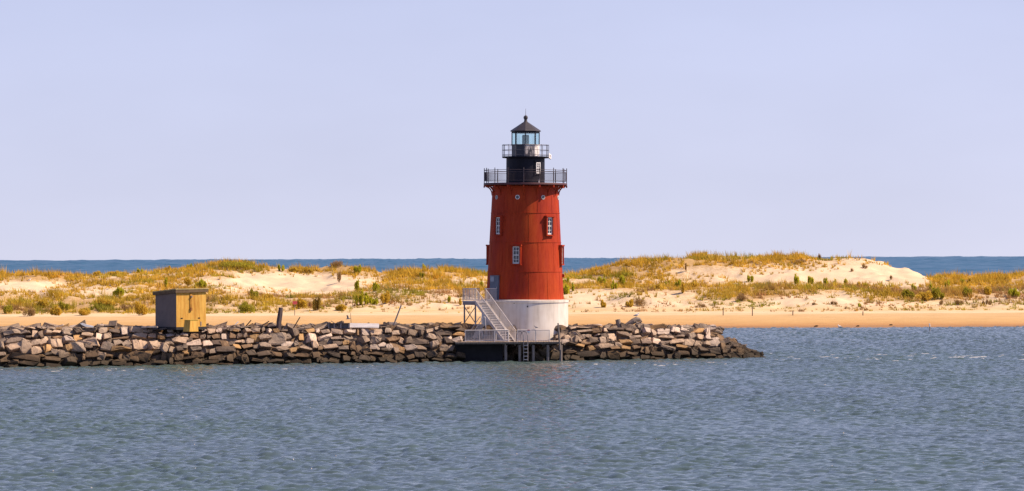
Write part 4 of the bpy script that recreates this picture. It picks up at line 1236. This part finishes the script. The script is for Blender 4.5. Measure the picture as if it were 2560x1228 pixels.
# ------------------------------------------------------------------ timbers and debris on the crest
def crestY(px, off=4.0): return water_y(px) + off
def stake(name, a, b, wpx, mat, label, cat, n=7, off=4.2, taper=.8):
    Y = crestY(a[0], off); w = 1.25 * wpx * Y / 9000 / 2
    A, B = P(*a, Y), P(*b, Y + rnd.uniform(-.2, .4))
    A = A + (A - B).normalized() * .35
    o = MB().tube([A, A.lerp(B, .5) + Vector((rnd.uniform(-.01, .01), 0, 0)), B], [w, w * (.5 + .5 * taper), w * taper], n, smooth=False).build(name, mat)
    return tag(o, label, cat)
stake('wooden_stick', (614.5, 816), (628, 800.5), 2.6, M_WOOD, 'short brown stick leaning right, standing alone halfway between hut and thick timber', 'stick')
stake('wooden_stick', (652, 816), (673, 803), 2.6, M_WOOD, 'brown stick leaning low left of the thick timber, longer of two', 'stick')
stake('wooden_stick', (667, 814.5), (683.5, 805), 2.2, M_WOOD, 'short pointed stick lying just left of the thick leaning timber', 'stick', taper=.3)
stake('wooden_stick', (735, 818), (750, 793), 2.6, M_WOOD, 'slim brown stake leaning right of the thick timber', 'stick')
stake('metal_rod', (988, 803), (1003, 763.5), 2.9, M_DSTEEL, 'tall thin dark stake leaning right above the notched block', 'stake', taper=1)
stake('wooden_stick', (840, 811), (828, 802.5), 1.8, M_WOODG, 'thin stick tilted left over the dark steel channel', 'stick')
stake('wire_stick', (878, 809), (876.3, 783), 1.1, M_WOOD, 'hair-thin upright stick at the left end of the white plank', 'stick')
stake('stub_post', (1548.5, 818), (1544, 798.8), 10.5, M_WOODG, 'short grey stub post standing left of the driftwood log', 'post', 12, 4.6, .95)
stake('short_post', (1603, 824), (1604, 813.5), 4.2, M_WOODG, 'very short grey peg right of the driftwood log', 'post', 8, 4.0, .9)
# thick leaning timber (squared, ragged head)
Y = crestY(697); s_ = Y / 9000
o = MB().tube([P(697, 826, Y), P(697.5, 805, Y), P(700.5, 785, Y), P(702.2, 769, Y)], [6.6 * s_, 6.7 * s_, 6.4 * s_, 5.6 * s_], 5, smooth=False).build('timber_post', simple('charred_timber', (0.105, 0.075, 0.075), .9, .5, 3, stretch=(4, 4, .5)))
tag(o, 'thick dark weathered timber post leaning right on the breakwater crest', 'post')
# leaning dark slab and white driftwood
def slab_poly(pts, Y, thick, mat, name, label, cat, lean=.25):
    n = len(pts); v = [P(a, b, Y) for a, b in pts]
    lo = min(p.z for p in v)
    v = [p + Vector((0, (p.z - lo) * lean, 0)) for p in v]
    mb = MB(); prism(mb, v, [p + Vector((0, thick, 0)) for p in v], None)
    o = mb.build(name, mat); bpy.context.view_layer.update()
    return tag(o, label, cat)
slab_poly([(184, 817), (211, 799.5), (214, 808), (216, 818)], crestY(200), .35, ST['D'], 'leaning_slab', 'dark triangular slab leaning up on the crest left of the hut', 'slab')
slab_poly([(200, 809), (205, 807.5), (216, 811.5), (234, 815.5), (232, 819), (214, 817), (203, 812)], crestY(215, 3.7), .25, M_WHITEP, 'bleached_board', 'bleached white board lying against the dark triangular slab', 'board')
slab_poly([(273, 802.5), (291, 801.5), (290, 814), (270, 814.5)], crestY(280, 4.4), .7, ST['T'], 'upright_block', 'tan square block standing up on the crest left of the hut', 'block')
slab_poly([(246, 814.3), (290, 815), (292, 808), (297, 809.5), (311, 817), (247, 818.5)], crestY(280, 4.9), .3, ST['D'], 'dark_beam', 'dark flat beam lying behind the tan upright block', 'beam')
slab_poly([(310, 814), (336, 815), (334, 818.5), (312, 818)], crestY(320, 4.9), .4, ST['B'], 'low_slab', 'low brown slab on the crest between upright block and hut', 'slab')
slab_poly([(776, 812), (782, 813), (796, 817.5), (777, 817.8)], crestY(786, 4.6), .5, ST['G'], 'wedge_stone', 'small grey wedge of stone left of the dark steel channel', 'stone')
slab_poly([(598, 812), (601, 810), (605, 812.5), (600, 815)], crestY(600, 4.6), .3, ST['D'], 'small_lump', 'tiny dark lump on the crest between hut and short sticks', 'stone')
slab_poly([(957.5, 806), (962, 804.5), (965, 807.3), (971.5, 804.2), (974, 813.5), (957.5, 813.5)], crestY(965, 4.6), .5, ST['D'], 'notched_block', 'dark notched block on the crest right of the white plank', 'block')
slab_poly([(973, 805.5), (993, 806), (992, 811.5), (974, 812.5)], crestY(985, 4.7), .6, ST['L'], 'pale_block', 'pale flat block beside the dark notched block', 'block')
slab_poly([(586, 812.5), (588, 812.8), (597, 805.5), (594, 804)], crestY(590, 5.5), .05, M_WHITEP, 'pale_stick', 'short white stick leaning on the crest right of the hut', 'stick')
# steel channel and white plank
ch = empty('steel_channel', P(847, 815, crestY(847)), 'dark rusty steel channel lying on the crest left of the white plank', 'beam')
Y = crestY(847); q = Y / 9000
MB().box((0, .25, 0), (54 * q, .06, 13.5 * q)).build('web', M_DSTEEL, ch)
fl = MB(); fl.box((0, .06, 6.3 * q), (54 * q, .38, .05)); fl.box((0, .06, -6.3 * q), (54 * q, .38, .05)); fl.build('flange', simple('dark_iron', (.055, .045, .06), .8, .4, 3), ch)
for px in (822, 836, 852, 873): MB().box(((px - 847) * q, .05, -.2 * q), (3.2 * q, .34, 12 * q)).build('stiffener', M_DSTEEL, ch)
o = MB().box((0, 0, 0), (73 * q, .12, 12.5 * q), Matrix.Rotation(R(1.0), 4, 'Y') @ Matrix.Rotation(R(-34), 4, 'X')).build('white_plank', simple('peeling_white_timber', (.80, .74, .71), .8, .3, 2, stretch=(.5, 3, 3)), None, P(911, 814.6, crestY(911, 3.7)))
tag(o, 'long peeling white timber plank lying on the crest right of the steel channel', 'plank')
# driftwood log
Y = crestY(1580, 4.8); q = Y / 9000
lg = MB()
lg.tube([P(1553, 819, Y - .1), P(1569, 811, Y), P(1583, 803.5, Y + .1), P(1592, 799, Y + .2), P(1599, 799.5, Y + .2), P(1604.5, 803, Y + .2)], [2.6 * q, 5.0 * q, 7.4 * q, 7.2 * q, 5.0 * q, .8 * q], 9, smooth=False)
lg.tube([P(1590, 808, Y), P(1597, 808, Y), P(1606, 803.5, Y - .1)], [4.5 * q, 3 * q, .5 * q], 7, smooth=False)
tag(lg.build('driftwood_log', M_WOODG), 'big forked driftwood stump on the crest with a gull on top', 'log')

# ------------------------------------------------------------------ birds
def bird(name, loc, s, head_right, label, body=M_GULLW, wing=M_GULLG, fly=False):
    e = empty(name, loc, label, 'bird')
    d = 1 if head_right else -1
    b = MB()
    if fly:
        b.tube([(-.22 * d, 0, -.05), (-.1 * d, 0, 0), (.05 * d, 0, .01), (.17 * d, 0, .02), (.23 * d, 0, .03), (.30 * d, 0, .02)], [.015, .05, .065, .045, .04, .008], 8)
        b.build('body', body, e).scale = (s, s, s)
        for sy in (-1, 1):
            w = MB(); prism(w, [(-.09, 0, 0), (.09, 0, 0), (.04, sy * .25, .26), (-.10, sy * .42, .42), (-.14, sy * .4, .38)], [(-.09, 0, .015), (.09, 0, .015), (.04, sy * .25, .272), (-.10, sy * .42, .43), (-.14, sy * .4, .39)], None)
            w.build('wing', wing, e).scale = (s, s, s)
    else:
        b.tube([(-.26 * d, 0, .13), (-.16 * d, 0, .17), (-.02 * d, 0, .20), (.09 * d, 0, .235), (.14 * d, 0, .30), (.155 * d, 0, .36), (.19 * d, 0, .375), (.25 * d, 0, .365)], [.012, .06, .095, .085, .05, .046, .042, .008], 10)
        b.build('body', body, e).scale = (s, s, s)
        for sy in (-1, 1):
            w = MB(); w.tube([(.06 * d, sy * .075, .23), (-.08 * d, sy * .085, .21), (-.30 * d, sy * .04, .15)], [.03, .05, .008], 6)
            w.build('wing', wing, e).scale = (s, s, s)
            l = MB(); l.tube([(-.01 * d, sy * .03, .13), (0, sy * .03, 0), (.05 * d, sy * .03, 0)], .009, 5)
            l.build('leg', M_WOOD, e).scale = (s, s, s)
    return e
bird('gull', P(1591.5, 793.5, crestY(1580, 5.0)), .95, True, 'white gull with grey wings perched on the driftwood stump')
bird('small_bird', P(1340, 822, 291.9), .62, False, 'small dark bird perched on the right dock railing', M_GULLG, M_GULLG)
bird('flying_bird', P(870, 797, crestY(870, 5)), .75, True, 'small grey bird flapping just left of the hair-thin upright stick', M_GULLG, M_GULLG, True)
bird('gull', P(2100, 822, 424), 1.15, False, 'white gull standing in the shallows at the beach edge')

# ------------------------------------------------------------------ beach details
def hit(px, py, lo=428.0, hi=596.0):
    Y = np.arange(lo, hi, .4)
    d = rt * ((px - 1280) / F_PX) + upv * ((614 - py) / F_PX) + fw
    X = d.x / d.y * Y; Z = CAM_H + d.z / d.y * Y
    T = terrain(X, Y)
    k = np.nonzero(Z <= T)[0]
    i = k[0] if len(k) else int(np.argmin(Z - T))
    return Vector((X[i], Y[i], T[i]))
bird('gull', hit(74, 706), 1.1, True, 'tiny white gull on pale sand below the left dune crest')
def lump(px, py, w, h, mat, name, label, cat):
    p = hit(px, py); q = p.y / 9000
    bm = rock_bm(0, rnd, w * q, h * q, .5); me = bpy.data.meshes.new(name); bm.to_mesh(me); bm.free(); me.materials.append(mat)
    o = bpy.data.objects.new(name, me); C.objects.link(o); o.location = p + Vector((0, 0, h * q * .3))
    tag(o, label, cat)
lump(2040, 818.5, 8, 3, ST['D'], 'seaweed_clump', 'dark clump on wet sand left of the wading gull', 'wrack')
lump(2226, 813.5, 7, 2, ST['B'], 'seaweed_clump', 'brown clump on wet sand between wading gull and marker pole', 'wrack')
lump(2144, 817.5, 6, 2.2, ST['D'], 'seaweed_clump', 'small dark clump at the waterline right of the wading gull', 'wrack')
# marker pole in the water
Yp = 405
mk = empty('marker_pole', Vector((P(2324.5, 830, Yp).x, Yp, 0)), 'thin marker pole with a white head standing in the shallows off the beach', 'pole')
q = Yp / 9000
MB().tube([(.06, 0, -1), (0, 0, 11 * q)], .055, 8).build('shaft', M_PILE, mk)
MB().tube([(0, 0, 11 * q), (-.05, 0, 19 * q)], .07, 8).build('pole_head', M_WHITEP, mk)
# red sign
bp = hit(736.5, 789)
q = bp.y / 9000
rs = empty('beach_sign', bp, 'small red sign on a thin post at the foot of the dunes', 'sign')
MB().tube([(0, 0, -.3), (.05 * 1, 0, 33 * q)], .045, 7).build('post', M_WOODG, rs)
sgn = MB(); sgn.box((.04, -.06, 32 * q), (11.5 * q, .03, 8.0 * q)); sgn.build('sign_panel', simple('faded_red_sign', (.78, .13, .13), .5, .15, 3), rs)
for px, y0, y1, lab in ((1808, 769, 789, 'taller brown fence post on the beach, first right of the driftwood stump'), (1881, 767, 790, 'tall brown fence post on the beach above the breakwater end'),
                        (1982, 777, 789, 'short fence post on the upper beach below the big white dune'), (2157, 779, 789, 'short brown post on the upper beach above the marker pole and gull')):
    p = hit(px, y1); q = p.y / 9000
    o = MB().tube([Vector((0, 0, -.3)), Vector((rnd.uniform(-.03, .03), 0, (y1 - y0) * q))], .062, 7).build('fence_post', M_WOOD, None, p)
    tag(o, lab, 'post', 'posts along the beach')

# ------------------------------------------------------------------ shrubs
PAL = {'g': (np.array([0.34, 0.36, 0.028]), np.array([0.58, 0.52, 0.05])), 'o': (np.array([0.44, 0.33, 0.045]), np.array([0.64, 0.45, 0.07])),
       'd': (np.array([0.26, 0.25, 0.03]), np.array([0.44, 0.37, 0.045])), 'b': (np.array([0.22, 0.14, 0.07]), np.array([0.38, 0.25, 0.10])),
       'r': (np.array([0.27, 0.21, 0.05]), np.array([0.42, 0.28, 0.07]))}
KN = {'g': 'bright green', 'o': 'olive', 'd': 'dull green', 'b': 'brown twiggy', 'r': 'reedy golden'}
SH = """585 672 90 20 d;351 684 18 13 g;244 693 25 13 o;290 690 45 11 o;475 674 20 14 g;418 675 18 12 o;502 723 34 25 g;415 722 13 27 g;470 716 25 22 o;295 742 30 24 g;637 751 26 26 d;
25 786 32 24 d;70 792 36 24 b;140 790 30 26 o;160 777 24 22 d;320 783 36 26 b;350 790 36 38 o;265 768 46 22 o;215 790 40 20 o;110 770 40 22 o;
704 680 22 17 g;735 681 25 13 o;770 685 22 15 o;895 685 24 22 g;845 669 44 17 b;848 708 13 27 b;894 731 18 30 g;940 730 20 22 g;899 765 22 38 g;918 764 24 30 g;938 763 22 15 g;965 761 26 34 o;855 779 36 17 o;750 773 32 28 o;795 777 30 40 r;620 782 44 28 d;672 752 24 18 o;
1058 677 13 14 g;1055 696 14 13 d;1122 759 13 15 g;1148 766 12 18 o;1202 718 16 14 g;1095 694 18 15 o;
1414 716 24 22 g;1413 737 30 26 g;1437 729 15 20 g;1503 713 26 22 g;1553 716 22 26 g;1535 724 16 22 g;1574 717 30 12 o;1508 771 17 20 o;1574 769 24 20 o;1638 724 30 13 o;1670 718 14 16 g;1696 723 18 24 g;1707 737 15 28 o;1735 719 30 13 o;1716 683 9 22 b;1600 768 40 22 b;1750 770 30 10 b;1850 755 40 22 b;
1875 706 20 18 g;1994 712 21 25 g;2029 712 19 21 g;2048 716 14 11 o;2063 715 16 19 g;2088 716 9 15 g;2116 714 13 15 g;2148 719 13 14 o;2162 720 12 11 g;2283 728 17 17 g;2367 719 15 17 g;2407 713 13 15 g;2425 712 12 16 o;2327 733 5 27 g;2270 750 30 26 d;2310 752 40 26 o;2345 750 32 32 d;2418 744 24 26 d;2475 739 26 23 o;2535 744 32 22 g;
2352 764 12 14 b;2395 763 28 13 b;2463 763 16 14 b;2477 764 12 10 b;2150 769 12 9 g;2083 763 20 10 b;2035 764 10 6 b;2052 643 16 14 b;1000 676 22 12 b;2230 700 14 10 b;2160 672 18 10 b;2130 680 14 8 b;2000 662 26 12 b"""
def shrub(px, py, w, h, k, label):
    p = hit(px, py - 1); q = p.y / 9000
    W, H = w * q, h * q
    g = np.random.default_rng(int(px * 7 + py))
    nl = int(np.clip(26 * w * h / 12, 200, 1500))
    if k == 'b': nl = int(nl * .55)
    # lobes
    L = max(2, int(w / 6))
    if k in 'gr': L = max(3, int(w / 3.6))
    cx = g.uniform(-.36, .36, L) * W; cy = g.uniform(-.3, .3, L) * W * .7
    top = H * g.uniform(.62, 1.0, L) * (1 - .5 * (np.abs(cx) / (.5 * W)) ** 2)
    top[0] = H; rad = g.uniform(.16, .30, L) * max(W, H * .5)
    if k in 'gr': rad = g.uniform(.09, .17, L) * max(W, H * .6)
    rad = np.minimum(rad, .5 * W)
    li = g.integers(0, L, nl)
    u = g.normal(size=(nl, 3)); u /= np.linalg.norm(u, axis=1)[:, None]
    rr = g.random(nl) ** .45
    zc = top[li] * .55
    c = np.stack([cx[li] + u[:, 0] * rr * rad[li], cy[li] + u[:, 1] * rr * rad[li], zc + u[:, 2] * rr * top[li] * .47], -1)
    c[:, 2] = np.maximum(c[:, 2], 0.02)
    if k in 'gr': s1, s2 = .042, .24
    elif k == 'b': s1, s2 = .02, .22
    else: s1, s2 = .05, .17
    a = g.normal(size=(nl, 3)); a[:, 2] = np.abs(a[:, 2]) + (1.9 if k in 'grb' else .9); a /= np.linalg.norm(a, axis=1)[:, None]
    b = np.cross(a, g.normal(size=(nl, 3))); b /= np.linalg.norm(b, axis=1)[:, None]
    ls = (s2 * g.uniform(.7, 1.4, nl))[:, None]; ws = (s1 * g.uniform(.7, 1.3, nl))[:, None]
    v = np.stack([c - a * ls * .6, c + b * ws, c + a * ls, c - b * ws], 1)
    lo, hi = PAL[k]
    t = g.random((nl, 1)) * .7 + .3 * g.random(L)[li][:, None]
    colr = (lo * (1 - t) + hi * t)
    # stems
    f = np.arange(nl * 4).reshape(-1, 4)
    ns = max(4, L * 2)
    sv, sf, sc = [], [], []
    for i in range(ns):
        j = i % L
        x1, y1, z1 = cx[j] + g.normal() * .1 * W, cy[j] + g.normal() * .05, top[j] * g.uniform(.5, .95)
        x0 = x1 * .35; y0 = y1 * .35; t0 = .022; b0 = nl * 4 + len(sv)
        sv += [(x0 - t0, y0, -.15), (x0 + t0, y0, -.15), (x1 + .006, y1, z1), (x1 - .006, y1, z1)]
        sf.append((b0, b0 + 1, b0 + 2, b0 + 3)); sc += [(.13, .085, .05)] * 4
    V = np.concatenate([v.reshape(-1, 3), np.array(sv)]); Fc = np.concatenate([f, np.array(sf)])
    colr = colr * 1.2
    col = np.concatenate([np.repeat(colr, 4, axis=0), np.array(sc)])
    o = np_mesh('dune_shrub', V, Fc, M_LEAF, False, col)
    o.location = p - Vector((0, 0, .05))
    tag(o, label, 'shrub', 'shrubs on the dunes')
sh = []
for q in SH.replace('\n', '').split(';'):
    a = q.split(); sh.append((float(a[0]), float(a[1]), float(a[2]), float(a[3]), a[4]))
SA = [(0, 'the left photo edge'), (200, 'the leaning slab'), (390, 'the hut'), (600, 'the dark crest thicket'), (737, 'the red sign'), (848, 'the steel channel'), (1000, 'the tall thin stake'), (1180, 'the stair landing'),
      (1420, 'the red tower'), (1545, 'the stub post'), (1590, 'the log gull'), (1775, 'the breakwater end'), (1881, 'the tall beach post'), (1994, 'the upright green bush'), (2100, 'the wading gull'), (2324, 'the marker pole'), (2560, 'the right photo edge')]
it = []
for px, py, w, h, k in sh:
    row = 0 if py < 700 else 1 if py < 728 else 2 if py < 757 else 3
    size = 'wide' if w > 2 * h else 'tall' if h > 1.25 * w else 'small' if w * h < 250 else 'bushy'
    it.append((px, row, f"{size} {KN[k]} shrub"))
sl = locate(it, SA, ['on the crest', 'on the dune face', 'on the lower dune', 'at the dune foot'])
for (px, py, w, h, k), lab in zip(sh, sl): shrub(px, py, w, h, k, lab)

# ------------------------------------------------------------------ flecks of foam, and small pale flecks for glints, on the water
def foam():
    g = np.random.default_rng(77)
    spots = []
    for i in range(40): spots.append((g.uniform(0, 1900), None, g.uniform(5, 22), .35))
    for i in range(60): spots.append((g.uniform(1930, 2580), g.normal(893, 5), g.uniform(5, 30), .45))
    for i in range(70): spots.append((g.uniform(0, 2560), 925 + 300 * g.random() ** 1.3, g.uniform(1.5, 5), .25))  # tiny pale slivers modelled as glints on the ripples
    V, Fc = [], []
    for px, py, w, hh in spots:
        if py is None: py = np.interp(px, [0, 640, 1280, 1900], [924, 918, 911, 903]) + g.uniform(0, 9)
        Y = CAM_H * 9000 / (py - 643.5 + (px - 1280) * .0039); q = Y / 9000
        p = P(px, py, Y)
        n = 9; L = w * q
        b = len(V)
        for i in range(n):
            t = i / (n - 1) - .5
            th = .05 + .35 * g.random() * (1 - (2 * t) ** 2) * hh
            yy = p.y + g.normal() * .10
            zt = .022 + .02 * g.random()
            V += [(p.x + t * L, yy - th, zt - .03), (p.x + t * L, yy, zt + .02 * (1 - (2 * t) ** 2)), (p.x + t * L, yy + th, zt - .04)]
        for i in range(n - 1):
            for j in (0, 1): Fc.append((b + 3 * i + j, b + 3 * i + 3 + j, b + 3 * i + 4 + j, b + 3 * i + 1 + j))
    o = np_mesh('sea_foam_glints', np.array(V), np.array(Fc), simple('foam', (.42, .43, .44), .8, .1, 8), True)
    tag(o, 'scattered white foam and glint flecks on the rippled water', 'foam', kind='stuff')
foam()
